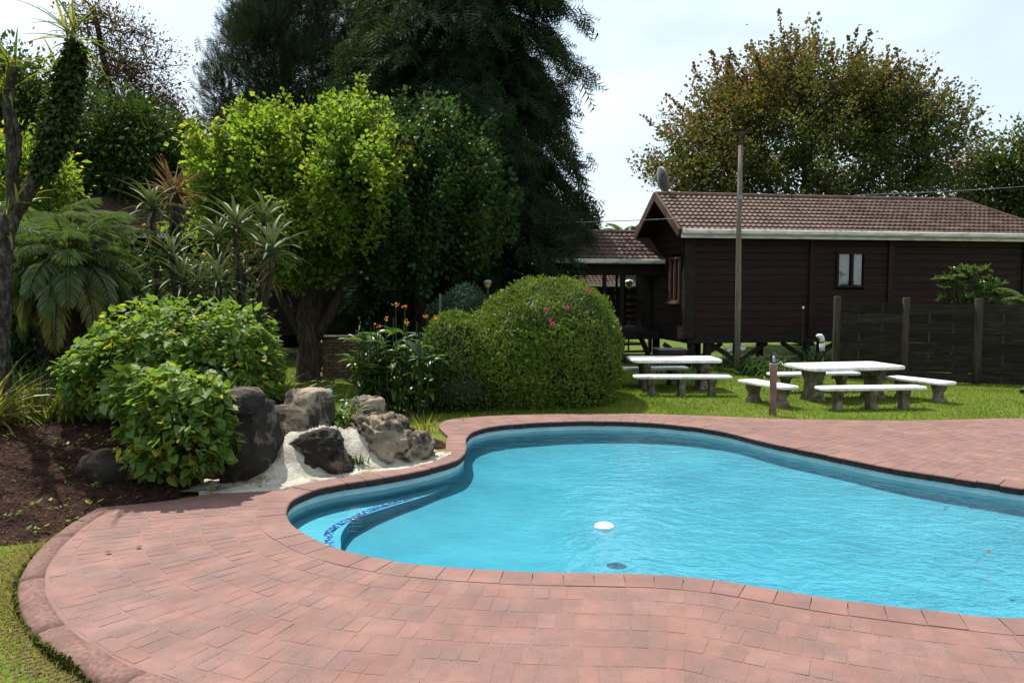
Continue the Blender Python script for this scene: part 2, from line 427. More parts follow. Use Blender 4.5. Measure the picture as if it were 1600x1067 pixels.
# pool water: see-through with a mirror share that follows Fresnel, ripples as relief
def water_mat():
    m, n, b = nodes("pool_water"); n.nodes.remove(b); L = n.links.new
    ge = N(n, "ShaderNodeNewGeometry")
    mp_ = N(n, "ShaderNodeMapping", Scale=(1, 1.25, 1)); L(ge.outputs["Position"], mp_.inputs["Vector"])
    n1 = N(n, "ShaderNodeTexNoise", Scale=2.6, Detail=3, Roughness=.5, Distortion=.8); L(mp_.outputs[0], n1.inputs["Vector"])
    n2 = N(n, "ShaderNodeTexNoise", Scale=11, Detail=3, Roughness=.55, Distortion=.5); L(mp_.outputs[0], n2.inputs["Vector"])
    bz = N(n, "ShaderNodeTexNoise", Scale=.35, Detail=2); L(mp_.outputs[0], bz.inputs["Vector"])
    sx = N(n, "ShaderNodeSeparateXYZ"); L(ge.outputs["Position"], sx.inputs[0])
    mr = N(n, "ShaderNodeMapRange"); L(sx.outputs["X"], mr.inputs["Value"])
    mr.inputs["From Min"].default_value = -1; mr.inputs["From Max"].default_value = 4.5
    mr.inputs["To Min"].default_value = .30; mr.inputs["To Max"].default_value = 1.7
    a2 = N(n, "ShaderNodeMath", operation='MULTIPLY_ADD'); L(n2.outputs["Fac"], a2.inputs[0]); a2.inputs[1].default_value = .42; L(n1.outputs["Fac"], a2.inputs[2])
    ad = N(n, "ShaderNodeMath", operation='MULTIPLY'); L(a2.outputs[0], ad.inputs[0]); L(mr.outputs[0], ad.inputs[1])
    bp = N(n, "ShaderNodeBump", Strength=1, Distance=.030); L(ad.outputs[0], bp.inputs["Height"])
    fr = N(n, "ShaderNodeFresnel", IOR=1.36); L(bp.outputs[0], fr.inputs["Normal"])
    tr = N(n, "ShaderNodeBsdfTransparent", Color=(.80, .965, .985, 1))
    gl = N(n, "ShaderNodeBsdfGlossy", Roughness=.035, Color=(1, 1, 1, 1)); L(bp.outputs[0], gl.inputs["Normal"])
    mx = N(n, "ShaderNodeMixShader"); L(fr.outputs[0], mx.inputs[0]); L(tr.outputs[0], mx.inputs[1]); L(gl.outputs[0], mx.inputs[2])
    L(mx.outputs[0], n.nodes["Material Output"].inputs["Surface"])
    return m
M["water"] = water_mat()

def glass_mat(name, tint=(.9, .92, .92), rough=.02):
    m, n, b = nodes(name); n.nodes.remove(b); L = n.links.new
    fr = N(n, "ShaderNodeFresnel", IOR=1.5)
    tr = N(n, "ShaderNodeBsdfTransparent", Color=(*tint, 1)); gl = N(n, "ShaderNodeBsdfGlossy", Roughness=rough)
    mx = N(n, "ShaderNodeMixShader"); L(fr.outputs[0], mx.inputs[0]); L(tr.outputs[0], mx.inputs[1]); L(gl.outputs[0], mx.inputs[2])
    L(mx.outputs[0], n.nodes["Material Output"].inputs["Surface"])
    return m
M["glass"] = glass_mat("glass")
M["glass_lamp"] = glass_mat("glass_lamp", (.75, .78, .78), .03)

def mosaic_mat():
    m, n, b = nodes("mosaic"); L = n.links.new
    at = N(n, "ShaderNodeAttribute", attribute_name="tint")
    rp = ramp(n, [(0, (.01, .05, .22)), (.35, (.03, .13, .42)), (.6, (.12, .35, .62)), (1, (.55, .75, .80))])
    L(at.outputs["Fac"], rp.inputs["Fac"]); L(rp.outputs["Color"], b.inputs["Base Color"]); b.inputs["Roughness"].default_value = .25
    return m
M["mosaic"] = mosaic_mat()

# leaves
M["l_bush"] = leaf_mat("l_bush", [(.062, .120, .024), (.10, .175, .036), (.145, .225, .044), (.34, .30, .03)], .45, .5, .25)
M["l_maple"] = leaf_mat("l_maple", [(.052, .098, .016), (.095, .155, .025), (.140, .200, .034), (.32, .25, .03)], .55, .5, .2, (2.2, 2.15, .85))
M["l_oak"] = leaf_mat("l_oak", [(.038, .062, .016), (.070, .092, .022), (.115, .115, .034), (.165, .095, .048), (.155, .062, .045)], .45, .45, .35, (1.5, 1.3, .7))
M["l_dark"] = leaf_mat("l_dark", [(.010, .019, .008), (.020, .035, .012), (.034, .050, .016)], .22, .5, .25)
M["l_conifer"] = leaf_mat("l_conifer", [(.011, .025, .013), (.021, .041, .017), (.042, .058, .022)], .25, .7, .1)
M["l_brown"] = leaf_mat("l_brown", [(.045, .055, .014), (.095, .072, .022), (.14, .070, .028)], .40, .5, .3, (1.4, 1.1, .6))
M["l_mid"] = leaf_mat("l_mid", [(.020, .042, .010), (.040, .072, .014), (.065, .095, .018)], .34, .45, .35)
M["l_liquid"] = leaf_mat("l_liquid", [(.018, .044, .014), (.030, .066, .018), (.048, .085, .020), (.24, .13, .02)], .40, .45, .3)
M["l_loquat"] = leaf_mat("l_loquat", [(.028, .060, .016), (.050, .092, .022), (.085, .125, .032)], .28, .3, .55)
M["l_hedge"] = leaf_mat("l_hedge", [(.042, .078, .016), (.102, .158, .021), (.185, .225, .029)], .20, .5, .15)
M["l_bright"] = leaf_mat("l_bright", [(.035, .10, .018), (.055, .14, .022), (.08, .17, .026)], .35, .45, .3)
M["l_blue"] = leaf_mat("l_blue", [(.030, .070, .042), (.055, .105, .060)], .3, .5, .25, (1, 1.2, .8))
M["l_palm"] = leaf_mat("l_palm", [(.036, .075, .026), (.065, .115, .036), (.11, .15, .042), (.20, .15, .03)], .34, .36, 1.0)
M["l_aloe"] = leaf_mat("l_aloe", [(.060, .085, .040), (.095, .125, .058), (.14, .16, .08)], .18, .5, .22, (1.1, 1.1, .5))
M["l_canna"] = leaf_mat("l_canna", [(.026, .060, .016), (.048, .095, .022), (.085, .13, .03)], .40, .34, .38)
M["l_strap"] = leaf_mat("l_strap", [(.040, .075, .016), (.085, .125, .022), (.16, .17, .03), (.28, .24, .08)], .38, .34, .45)
M["l_grass"] = leaf_mat("l_grass", [(.070, .120, .012), (.125, .185, .020), (.22, .225, .055)], .40, .5, .2)
# ------------------------------------------------------------------ pool outline and deck
LAWN_Z, WATER_Z = -0.05, -0.15
edge_px = [(448, 803), (449.5, 790), (457, 780), (486, 766.5), (532, 755.5), (590, 747), (649, 736), (700, 723.5), (722, 713), (729, 701), (728, 689), (733, 679), (748, 671), (784, 664),
           (869, 658.5), (953, 657.5), (1037, 661.5), (1122, 672), (1206, 692), (1290, 709), (1375, 727), (1487, 745), (1600, 762)]
edge_w = [P(x, y) for x, y in edge_px]
edge_w += [Vector(p) for p in [(6.35, 7.3, 0), (6.75, 6.5, 0), (6.4, 5.6, 0), (5.5, 5.05, 0), (4.4, 4.92, 0)]]
edge_w += [P(x, y) for x, y in [(1600, 964.6), (1544, 962), (1431, 950), (1310, 935), (1212, 920), (1130, 906), (1060, 898.5), (1009, 895.5), (910, 893.5), (824, 891.5), (720, 886.5), (645, 879.5),
                                (607, 873.8), (560, 864), (532, 856), (504, 846.6), (476, 832.5), (457, 819)]]
POOL = resample(catmull(edge_w, 10, True)[:, :2], .05, True)
for _ in range(6):
    POOL = .5 * POOL + .25 * (np.roll(POOL, 1, 0) + np.roll(POOL, -1, 0))

def normals(poly):
    t = np.roll(poly, -1, 0) - np.roll(poly, 1, 0); t /= np.linalg.norm(t, axis=1)[:, None]
    return np.stack([-t[:, 1], t[:, 0]], 1)
PN = normals(POOL)
if inside(POOL, POOL + PN * .1).mean() > .5: PN = -PN         # outward
def offset(r): return POOL + PN * r

def clean_offset(r):
    """Offset line as one or more open runs without its loops."""
    q = offset(r); ok = np.ones(len(q), bool)
    for i in range(0, len(q), 400):
        d = np.linalg.norm(q[i:i + 400, None, :] - POOL[None, :, :], axis=2).min(1)
        ok[i:i + 400] = d > r * .97
    return q, ok

left_px = [(331, 771), (250, 783), (200, 788), (162, 792), (144, 799), (105, 823), (66, 856), (41, 890), (34, 917), (37, 943), (57, 978), (87, 1009), (131, 1037), (170, 1059)]
left_w = [P(x, y) for x, y in left_px]
far_px = [(1600, 653), (1500, 655), (1400, 656.5), (1300, 655.5), (1200, 653), (1100, 649), (1000, 646), (900, 646), (800, 648), (740, 651), (698, 656), (686, 664), (690, 672), (702, 684), (703, 700)]
far_w = [Vector((17, 12.4, 0)), Vector((13.5, 12.75, 0))] + [P(x, y) for x, y in far_px]
q28 = offset(.285)
i0 = int(np.argmin(np.linalg.norm(q28 - np.array(P(700, 716)[:2]), axis=1)))
i1 = int(np.argmin(np.linalg.norm(q28 - np.array(P(420, 766)[:2]), axis=1)))
step = -1 if ((i0 - i1) % len(q28)) < ((i1 - i0) % len(q28)) else 1
run = []; i = i0
while i != i1:
    run.append(q28[i]); i = (i + step) % len(q28)
run = np.array(run)[::2]
front_w = [Vector(p) for p in [(-1.55, 3.78, 0), (-.7, 3.3, 0), (.6, 2.95, 0), (2.5, 2.7, 0), (5, 2.6, 0), (9, 2.9, 0), (17, 3.2, 0)]]
far_c = catmull(far_w, 6)[:, :2]
left_c = catmull(left_w + front_w, 8)[:, :2]
DECK = np.vstack([far_c, run, left_c])

lo = .93
deck_hole = offset(.15)[::2]
o = link("pool_deck", poly_mesh("pool_deck", [DECK, deck_hole], -.0035, M["paving_base"]))
tag(o, "salmon painted brick paving curving around the swimming pool", "paving", kind="structure")
DECK_O = o
# edge face of the deck
mb = MB(); n_ = len(DECK); i = np.arange(n_); j = (i + 1) % n_
mb.add(np.vstack([np.c_[DECK, np.full(n_, -.008)], np.c_[DECK, np.full(n_, -.25)]]), np.stack([i, j, j + n_, i + n_], 1))
mb.build("deck_edge", M["kerb"], DECK_O)

# lawn: one sheet to the horizon, open where the deck and pool lie
ctr = DECK.mean(0)
dn = normals(DECK)
if not inside(DECK, DECK + dn * .02).mean() > .5: dn = -dn
big = [(-700, -300), (700, -300), (700, 1400), (-700, 1400)]
hole = resample(DECK + dn * .05, .25, True)
lawn = tag(link("lawn", poly_mesh("lawn", [big, hole], LAWN_Z, M["lawn"])), "mown green lawn around the pool paving", "lawn", kind="structure")

# pool basin
wall_r = offset(.035)
n_ = len(wall_r)
pool = tag(empty("swimming_pool", (0, 0, 0)), "freeform swimming pool with pale blue painted basin", "pool", kind="structure")
def ring_strip(rings, mat, name, parent, smooth=True):
    m_ = MB(); V = np.vstack([np.c_[r, np.full(len(r), z)] for r, z in rings]); i = np.arange(n_); j = (i + 1) % n_
    m_.add(V, np.concatenate([np.stack([k * n_ + i, k * n_ + j, (k + 1) * n_ + j, (k + 1) * n_ + i], 1) for k in range(len(rings) - 1)]))
    return m_.build(name, mat, parent, smooth)
ring_strip([(wall_r, -.06), (wall_r, -.205)], M["waterline"], "waterline_band", pool)
FLOOR_Z = -.56
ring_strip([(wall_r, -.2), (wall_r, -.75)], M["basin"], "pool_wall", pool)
gx, gy = np.meshgrid(np.arange(POOL[:, 0].min() - .1, POOL[:, 0].max() + .1, .07), np.arange(POOL[:, 1].min() - .1, POOL[:, 1].max() + .1, .07), indexing='ij')
pts = np.stack([gx.ravel(), gy.ravel()], 1); dw = dist_poly(wall_r[::3], pts) * np.where(inside(wall_r, pts), 1, -1)
zf = -.285 - .20 * (1 - np.exp(-np.clip(dw, -.1, 9) / .55)) - .05 * ss(.3, 2.5, dw) * ss(0, 4, pts[:, 0])
nx, ny = gx.shape; idx = np.arange(nx * ny).reshape(nx, ny)
F = np.stack([idx[:-1, :-1], idx[1:, :-1], idx[1:, 1:], idx[:-1, 1:]], -1).reshape(-1, 4); F = F[dw[F].min(1) > -.1]
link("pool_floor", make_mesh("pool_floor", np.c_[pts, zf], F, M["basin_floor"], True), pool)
# entry ledge in the narrow end, with a band of mosaic tiles
led_px = [(533, 862), (532.5, 850), (533, 836), (540, 823), (551, 813), (576, 802.5), (598, 795), (626, 786.6), (655, 778), (690, 766), (705, 758)]
LZ = -.265
led = catmull([P(x, y, LZ) for x, y in led_px], 8)[:, :2]
ia = int(np.argmin(np.linalg.norm(wall_r - led[0], axis=1))); ib = int(np.argmin(np.linalg.norm(wall_r - led[-1], axis=1)))
tip = int(np.argmin(wall_r[:, 0]))
def walk(a, b, via):
    for st in (1, -1):
        out, k = [], a
        while k != b: out.append(k); k = (k + st) % n_
        if via in out: return out + [b]
arc = wall_r[walk(ib, ia, tip)]
ledge_poly = np.vstack([led, arc])
mb = MB()
lm = poly_mesh("pool_ledge", [ledge_poly], LZ, M["basin"]); link("pool_ledge", lm, pool)
k = len(led); mb.add(np.vstack([np.c_[led, np.full(k, LZ)], np.c_[led, np.full(k, FLOOR_Z)]]), np.stack([np.arange(k - 1), np.arange(1, k), np.arange(1, k) + k, np.arange(k - 1) + k], 1))
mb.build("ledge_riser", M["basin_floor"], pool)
band = resample(catmull([P(x, y, LZ) for x, y in [(516, 860), (515.5, 850), (513, 835), (519, 827), (532.5, 818), (555, 808), (579, 797), (607.5, 788), (640, 778.5)]], 8)[:, :2], .028)
mb = MB(); tt = np.gradient(band, axis=0); tt /= np.linalg.norm(tt, axis=1)[:, None]; nn = np.stack([-tt[:, 1], tt[:, 0]], 1)
for a in range(len(band)):
    for r_ in range(3):
        c = band[a] + nn[a] * (r_ - 1) * .028
        mb.box((c[0], c[1], LZ + .003), (.024, .024, .008), math.atan2(tt[a, 1], tt[a, 0]), tint=float(RNG.choice([.05, .3, .4, .6, .75, 1.], p=[.15, .25, .2, .2, .1, .1])))
mz = mb.build("mosaic_band", M["mosaic"], pool); mz["kind"] = "stuff"
# return inlets
for px, py in ((879, 679), (734, 690)):
    p = P(px, py, -.3)
# water
water = tag(link("pool_water", poly_mesh("pool_water", [offset(.04)[::2]], WATER_Z, M["water"])), "rippled clear blue water filling the pool", "water", kind="structure")

# coping bricks, each its own piece
coping = tag(empty("pool_coping"), "salmon painted bullnose coping around the pool edge", "coping", kind="structure")
PL = np.concatenate([[0], np.cumsum(np.linalg.norm(np.diff(np.vstack([POOL, POOL[:1]]), axis=0), axis=1))])
nb = int(round(PL[-1] / .222))
def pool_at(s, r):
    s = s % PL[-1]
    pp = np.vstack([POOL, POOL[:1]]); nn_ = np.vstack([PN, PN[:1]])
    p = np.array([np.interp(s, PL, pp[:, k]) for k in (0, 1)]); q = np.array([np.interp(s, PL, nn_[:, k]) for k in (0, 1)])
    q /= np.linalg.norm(q)
    return p + q * r
prof = [(.004, -.082), (0, -.016), (.005, -.005), (.018, .001), (.272, .001), (.278, -.05)]
for k in range(nb):
    s0, s1 = k * PL[-1] / nb + .003, (k + 1) * PL[-1] / nb - .003
    dz = RNG.normal(0, .0016); dr = float(np.clip(RNG.normal(0, .0025), -.004, .004))
    rows = []
    for s in np.linspace(s0, s1, 3):
        edge = .004 if s in (s0, s1) else 0
        rows.append([(*pool_at(s, r + dr), z + dz) for r, z in prof])
    V = np.array(rows).reshape(-1, 3); m_ = len(prof)
    F = [np.array([[a * m_ + b, a * m_ + b + 1, (a + 1) * m_ + b + 1, (a + 1) * m_ + b] for a in range(2) for b in range(m_ - 1)]),
         np.array([list(range(m_))[::-1], [2 * m_ + b for b in range(m_)]])]
    c = V.mean(0)
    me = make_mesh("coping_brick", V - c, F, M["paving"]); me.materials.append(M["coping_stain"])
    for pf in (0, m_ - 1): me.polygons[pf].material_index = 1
    ob = link("coping_brick", me, coping); ob.location = c
mb = MB(); cs, cs2 = offset(.012), offset(.27)          # mortar bed under the coping
ring_strip([(offset(.03), -.075), (offset(.03), -.014), (offset(.26), -.006)], M["paving_base"], "coping_bed", coping)

# pavers in bands that follow the pool edge
unit = []
for v in range(4):
    jx, jy = .0055 + .002 * v % .003, .006
    V = [(-.5, -.5, -1), (.5, -.5, -1), (.5, .5, -1), (-.5, .5, -1)]
    T = np.array([(-.5 + .022, -.5 + .035, 0), (.5 - .022, -.5 + .035, 0), (.5 - .022, .5 - .035, 0), (-.5 + .022, .5 - .035, 0)]) + np.c_[RNG.normal(0, .008, (4, 2)), RNG.normal(0, .05, 4)]
    unit.append(make_mesh("paver", np.vstack([V, T]), np.array([[4, 5, 6, 7], [0, 1, 5, 4], [1, 2, 6, 5], [2, 3, 7, 6], [3, 0, 4, 7]]), M["paving"]))
UV = [np.array([v.co for v in u.vertices]) for u in unit]
UF = np.array([[4, 5, 6, 7], [0, 1, 5, 4], [1, 2, 6, 5], [2, 3, 7, 6], [3, 0, 4, 7]])
deck_in_d = None
bricks = []
r = .292
bandi = 0
while r < 5.6:
    bw = .222
    q, ok = clean_offset(r + bw / 2)
    ok &= inside(DECK, q)
    # split in runs
    idx = np.where(ok)[0]
    if len(idx) > 10:
        runs = np.split(idx, np.where(np.diff(idx) > 1)[0] + 1)
        for ru in runs:
            if len(ru) < 6: continue
            line = resample(q[ru], .116)
            t = np.gradient(line, axis=0)
            a = np.arctan2(t[:, 1], t[:, 0])
            for p, an in zip(line, a): bricks.append((p[0], p[1], an))
    r += bw + (.016 if bandi % 2 else .010)
    bandi += 1
B = np.array(bricks)
keep = inside(DECK, B) & (dist_poly(DECK, B) > .11)
left_len = resample(left_c, .2)
curb_line = resample(left_c[:int(len(left_c))], .1)
kd = dist_poly(left_c, B, False)
keep &= (kd > .285)
keep &= (B[:, 1] > 3.2) & (B[:, 0] < 14)
B = B[keep]
rl = resample(left_c, .05); rt = np.gradient(rl, axis=0); rt /= np.linalg.norm(rt, axis=1)[:, None]; rn_ = np.stack([-rt[:, 1], rt[:, 0]], 1)
if inside(DECK, rl[10:60] + rn_[10:60] * .1).mean() < .5: rn_ = -rn_
row = resample(rl + rn_ * .222, .226); rg = np.gradient(row, axis=0)      # stretcher row inside the kerb
row_b = np.c_[row, np.arctan2(rg[:, 1], rg[:, 0]) + math.pi / 2]; row_b = row_b[(row_b[:, 1] > 3.2) & (dist_poly(B[:, :2], row_b, False) > .03)]
row_b = row_b[inside(DECK, row_b) & (row_b[:, 0] < -.5)]
B = np.vstack([B, row_b])
dirv = B[:, :2]
pxx = CX + F_PX * B[:, 0] / B[:, 1]
D = np.hypot(B[:, 0], B[:, 1])
vis = (pxx > -10) & (pxx < 1610) & (B[:, 1] > 4.1)
order = np.argsort(np.where(vis, D, 1e6))
solo = set(order[:300].tolist())
mb = MB()
for k in range(len(B)):
    x, y, an = B[k]
    u = k % 4
    sx, sy = .222 * (1 + RNG.normal(0, .012)), .1125 * (1 + RNG.normal(0, .02))
    zt = -.0020 + RNG.normal(0, .0006)
    if k in solo:
        ob = link("paver", unit[u], DECK_O)
        ob.location = (x, y, zt); ob.rotation_euler = (RNG.normal(0, .004), RNG.normal(0, .004), an + math.pi / 2 + RNG.normal(0, .012)); ob.scale = (sx, sy, .02)
    else:
        V = UV[u] * np.array([sx, sy, .02]); V = V @ rotz(an + math.pi / 2 + RNG.normal(0, .012)).T
        mb.add(V + np.array([x, y, zt]), UF, tint=float(RNG.random()))
pv = mb.build("pavers", M["paving"], DECK_O); pv["kind"] = "stuff"

# kerb of cast segments along the outer edge on the left
kerb = tag(empty("deck_kerb"), "mossy mauve concrete kerb along the curved paving edge", "kerb", kind="structure")
ks = resample(left_c, .05)
i_start = int(np.argmin(np.linalg.norm(ks - np.array(P(175, 791)[:2]), axis=1)))
ks = ks[i_start:]
kt = np.gradient(ks, axis=0); kt /= np.linalg.norm(kt, axis=1)[:, None]; kn = np.stack([-kt[:, 1], kt[:, 0]], 1)
if inside(DECK, ks[10:60] + kn[10:60] * .1).mean() < .5: kn = -kn
seg = 21
for a in range(0, min(len(ks) - seg, 15 * seg), seg):
    rows = []
    idx = list(range(a, a + seg + 1, 3))
    for c, b in enumerate(idx):
        sh = .004 * (1 if c == 0 else -1 if c == len(idx) - 1 else 0)
        p = ks[b] + kt[b] * sh; n0 = kn[b]
        wob = .008 * fbm((p[0], p[1], 3.3), 6)
        w0 = .155 + wob
        rows.append([(*(p - n0 * (.035 + abs(wob))), -.2), (*(p - n0 * (.034 + wob)), -.035), (*(p - n0 * .012), -.002 + wob * .5), (*(p + n0 * .05), .010 + wob * .4), (*(p + n0 * (w0 - .02)), .008), (*(p + n0 * w0), -.03)])
    V = np.array(rows).reshape(-1, 3); m_ = 6; L_ = len(rows)
    F = [np.array([[x * m_ + b, (x + 1) * m_ + b, (x + 1) * m_ + b + 1, x * m_ + b + 1] for x in range(L_ - 1) for b in range(m_ - 1)]), np.array([list(range(m_)), [(L_ - 1) * m_ + b for b in range(m_)][::-1]])]
    c = V.mean(0)
    link("kerb_stone", make_mesh("kerb_stone", V - c, F, M["kerb"], True), kerb).location = c
# moss creeping up the outer face
mb = MB()
for k in range(5200):
    b = int(RNG.integers(14, min(len(ks), 260)))
    cl = fbm((ks[b][0], ks[b][1], 8.1), 2.2)
    if RNG.random() > .55 + cl: continue
    p = ks[b] - kn[b] * (.036 + .010 * RNG.random()); z = -.055 + .055 * RNG.random() ** 1.6 * (1 + cl)
    s_ = .005 + .008 * RNG.random()
    V = np.array([(-1, -1, -.3), (1, -1, -.3), (1, 1, -.3), (-1, 1, -.3), (0, 0, .9)]) * s_ + RNG.normal(0, s_ * .3, (5, 3))
    mb.add(V + np.array([*p, z]), [np.array([[0, 1, 4], [1, 2, 4], [2, 3, 4], [3, 0, 4]])])
ms = mb.build("moss", M["moss"], kerb, True); ms["kind"] = "stuff"

cas_line = np.array([tuple(P(x, y)[:2]) for x, y in [(318, 769), (360, 769), (420, 766), (460, 759), (492, 754), (561, 740), (631, 733), (677, 723), (700, 713)]])
# ------------------------------------------------------------------ planting bed
bed_in = [tuple(P(x, y)[:2]) for x, y in [(700, 690), (690, 722), (640, 734), (560, 742), (480, 757), (420, 769), (331, 774), (250, 786), (162, 795), (120, 814), (86, 838)]]
bed_poly = np.array(bed_in + [(-4.25, 6.45), (-5.2, 6.3), (-7.2, 6.9), (-9, 8), (-9.5, 11), (-8, 13.4), (-5.2, 13.2), (-3.6, 12.6), (-2.6, 12.2), (-1.7, 11.6), (-1.0, 11.0)])
gx, gy = np.meshgrid(np.arange(-9.6, -.6, .07), np.arange(6.1, 13.6, .07), indexing='ij')
pts = np.stack([gx.ravel(), gy.ravel()], 1)
def bed_h(pts, rough=True):
    pts = np.asarray(pts, float)
    d = dist_poly(bed_poly, pts) * np.where(inside(bed_poly, pts), 1, -1)
    lift = .26 * ss(.05, 1.3, d) + .22 * ss(.9, 2.6, d) * ss(-2.8, -4.2, pts[:, 0])
    z = LAWN_Z + .03 * np.clip(d / .12, -2.5, 1) + lift
    if rough:
        nz = np.array([fbm((p[0], p[1], 0), 2.2, 5) * .05 + fbm((p[0], p[1], 5), 9, 3) * .018 for p in pts])
        z = z + nz * ss(-.05, .2, d)
    return z
zz = bed_h(pts)
zz = zz - .30 * ss(.75, .5, dist_poly(cas_line, pts, False)) * ss(-3.5, -3.2, pts[:, 0])
nx, ny = gx.shape
idx = np.arange(nx * ny).reshape(nx, ny)
F = np.stack([idx[:-1, :-1], idx[1:, :-1], idx[1:, 1:], idx[:-1, 1:]], -1).reshape(-1, 4)
F = F[(zz[F] > LAWN_Z - .04).any(1) & (dist_poly(POOL, pts)[F].min(1) > .13)]
bed = tag(link("planting_bed", make_mesh("planting_bed", np.c_[pts, zz], F, M["soil"], True)), "red brown mulch bed beside the paving", "soil bed", kind="structure")
# mulch chips
mb = MB(); k = 0
cand = np.c_[RNG.uniform(-6.2, -2.6, 9000), RNG.uniform(6.3, 10.2, 9000)]
cand = cand[inside(bed_poly, cand)]
ch = bed_h(cand, False)
for p, z in zip(cand, ch):
    z = z + fbm((p[0], p[1], 0), 2.2, 5) * .05 + fbm((p[0], p[1], 5), 9, 3) * .018
    l, w_ = RNG.uniform(.012, .04), RNG.uniform(.005, .012)
    a = RNG.uniform(0, 6.3); ti = RNG.normal(0, .35)
    d = np.array([math.cos(a), math.sin(a), ti]); s_ = np.array([-math.sin(a), math.cos(a), RNG.normal(0, .4)])
    c = np.array([*p, z + .008])
    mb.add([c - d * l / 2 - s_ * w_ / 2, c + d * l / 2 - s_ * w_ / 2, c + d * l / 2 + s_ * w_ / 2, c - d * l / 2 + s_ * w_ / 2], np.array([[0, 1, 2, 3]]), tint=float(RNG.random()))
M["mulch"] = leaf_mat("mulch", [(.035, .016, .010), (.085, .040, .024), (.17, .10, .065)], .05, .9, .1)
M["mulch"].node_tree.nodes["Color Ramp"].color_ramp.elements[1].color = (.055, .028, .018, 1)
wc = np.c_[RNG.uniform(-6, -2.7, 60), RNG.uniform(6.5, 9.6, 60)]; wc = wc[inside(bed_poly, wc)]
wmb = MB()
for p in wc:
    z0_ = float(bed_h(p[None], False)[0]) + .03
    for _ in range(int(RNG.integers(3, 9))):
        q = np.array([*(p + RNG.normal(0, .05, 2)), z0_]); a = RNG.uniform(0, 6.28); l_ = RNG.uniform(.03, .07); d = np.array([math.cos(a), math.sin(a), .5]); s_ = np.array([-math.sin(a), math.cos(a), 0])
        wmb.add([q, q + d * l_ * .5 + s_ * l_ * .3, q + d * l_, q + d * l_ * .5 - s_ * l_ * .3], np.array([[0, 1, 2, 3]]), tint=float(RNG.choice([.2, .4, .5, .9])))
tag(wmb.build("weeds", M["l_bush"]), "small green and yellow weeds dotted over the mulch", "weeds", kind="stuff")
mu = tag(mb.build("mulch", M["mulch"]), "loose bark mulch chips scattered over the bed", "mulch", kind="stuff")

# ------------------------------------------------------------------ plaster cascade between the rocks
gx, gy = np.meshgrid(np.arange(-3.45, -.55, .03), np.arange(7.9, 11.0, .03), indexing='ij')
pts = np.stack([gx.ravel(), gy.ravel()], 1)
d = dist_poly(cas_line, pts, False)
below = np.interp(pts[:, 0], np.sort(cas_line[:, 0]), cas_line[np.argsort(cas_line[:, 0]), 1])
sd = np.where(pts[:, 1] >= below - .001, d, -d)
hi = .46 * ss(-.95, -1.75, pts[:, 0]) * ss(-2.95, -2.55, pts[:, 0]) + .0
z = .004 + hi * ss(.16, .80, sd) + np.array([fbm((p[0], p[1], 1), 5, 4) for p in pts]) * .03 * ss(.06, .3, sd)
z = np.where(sd < .02, .004 - .25 * np.clip((.02 - sd) / .1, 0, 1), z)
chan = np.exp(-((pts[:, 0] + 2.62 + .25 * (pts[:, 1] - 8.6)) / .09) ** 2) + np.exp(-((pts[:, 0] + 1.95 + .1 * (pts[:, 1] - 8.9)) / .12) ** 2)
z = z - .05 * chan * ss(.12, .4, sd)
nx, ny = gx.shape; idx = np.arange(nx * ny).reshape(nx, ny)
F = np.stack([idx[:-1, :-1], idx[1:, :-1], idx[1:, 1:], idx[:-1, 1:]], -1).reshape(-1, 4)
fs = sd[F]; fx = pts[F][:, :, 0].mean(1)
F = F[(fs.max(1) > .0) & (fs.min(1) > -.06) & (dist_poly(POOL, pts)[F].min(1) > .16) & (pts[F][:, :, 0].max(1) < -.70) & (fs.min(1) < np.where(fx > -1.45, .42, .72))]
cas = tag(link("plaster_cascade", make_mesh("plaster_cascade", np.c_[pts, z], F, M["plaster"], True)), "white plaster water cascade running down between boulders to the pool", "cascade")

# ------------------------------------------------------------------ boulders
def boulder(loc, size, seed, mat, label, rz=0., rough=.32, flat=.0, sub=5, lean=(0, 0), craters=0., taper=0.):
    bm = bmesh.new(); bmesh.ops.create_icosphere(bm, subdivisions=sub, radius=1)
    rn = random.Random(seed); off = Vector((rn.uniform(-50, 50), rn.uniform(-50, 50), rn.uniform(-50, 50)))
    planes = [(Vector((rn.gauss(0, 1), rn.gauss(0, 1), rn.gauss(0, .7))).normalized(), rn.uniform(.62, .9)) for _ in range(9)]
    for v in bm.verts:
        p = v.co.copy()
        # squarish, with broken planes
        e = .72
        p = Vector([math.copysign(abs(c) ** e, c) for c in p]); p = p / max(1e-6, (abs(p.x) ** 3 + abs(p.y) ** 3 + abs(p.z) ** 3) ** (1 / 3))
        for nrm, dd in planes:
            x = p.dot(nrm) - dd
            if x > 0: p -= nrm * x * .8
        q = p + off
        dsp = rough * (noise.fractal(q * 1.1, 1, 2, 4) * .55 + noise.ridged_multi_fractal(q * 1.3, 1, 2.1, 4, 1, 2) * .10 - .1)
        if craters:
            w1 = noise.noise(q * 3.1); dsp -= craters * max(0, w1 - .12) * .9
            dsp += craters * .25 * noise.noise(q * 6.5)
        p = p * (1 + dsp)
        f = 1 - taper * (p.z * .5 + .5)
        p.x *= f; p.y *= f
        p.x += lean[0] * p.z; p.y += lean[1] * p.z
        v.co = Vector((p.x * size[0] / 2, p.y * size[1] / 2, p.z * size[2] / 2))
    me = bpy.data.meshes.new("boulder"); bm.to_mesh(me); bm.free()
    me.polygons.foreach_set("use_smooth", np.ones(len(me.polygons), bool))
    me.materials.append(M[mat])
    ob = link("boulder", me); ob.location = loc; ob.rotation_euler = (0, 0, rz)
    return tag(ob, label, "rock", "boulders of the pool water feature")
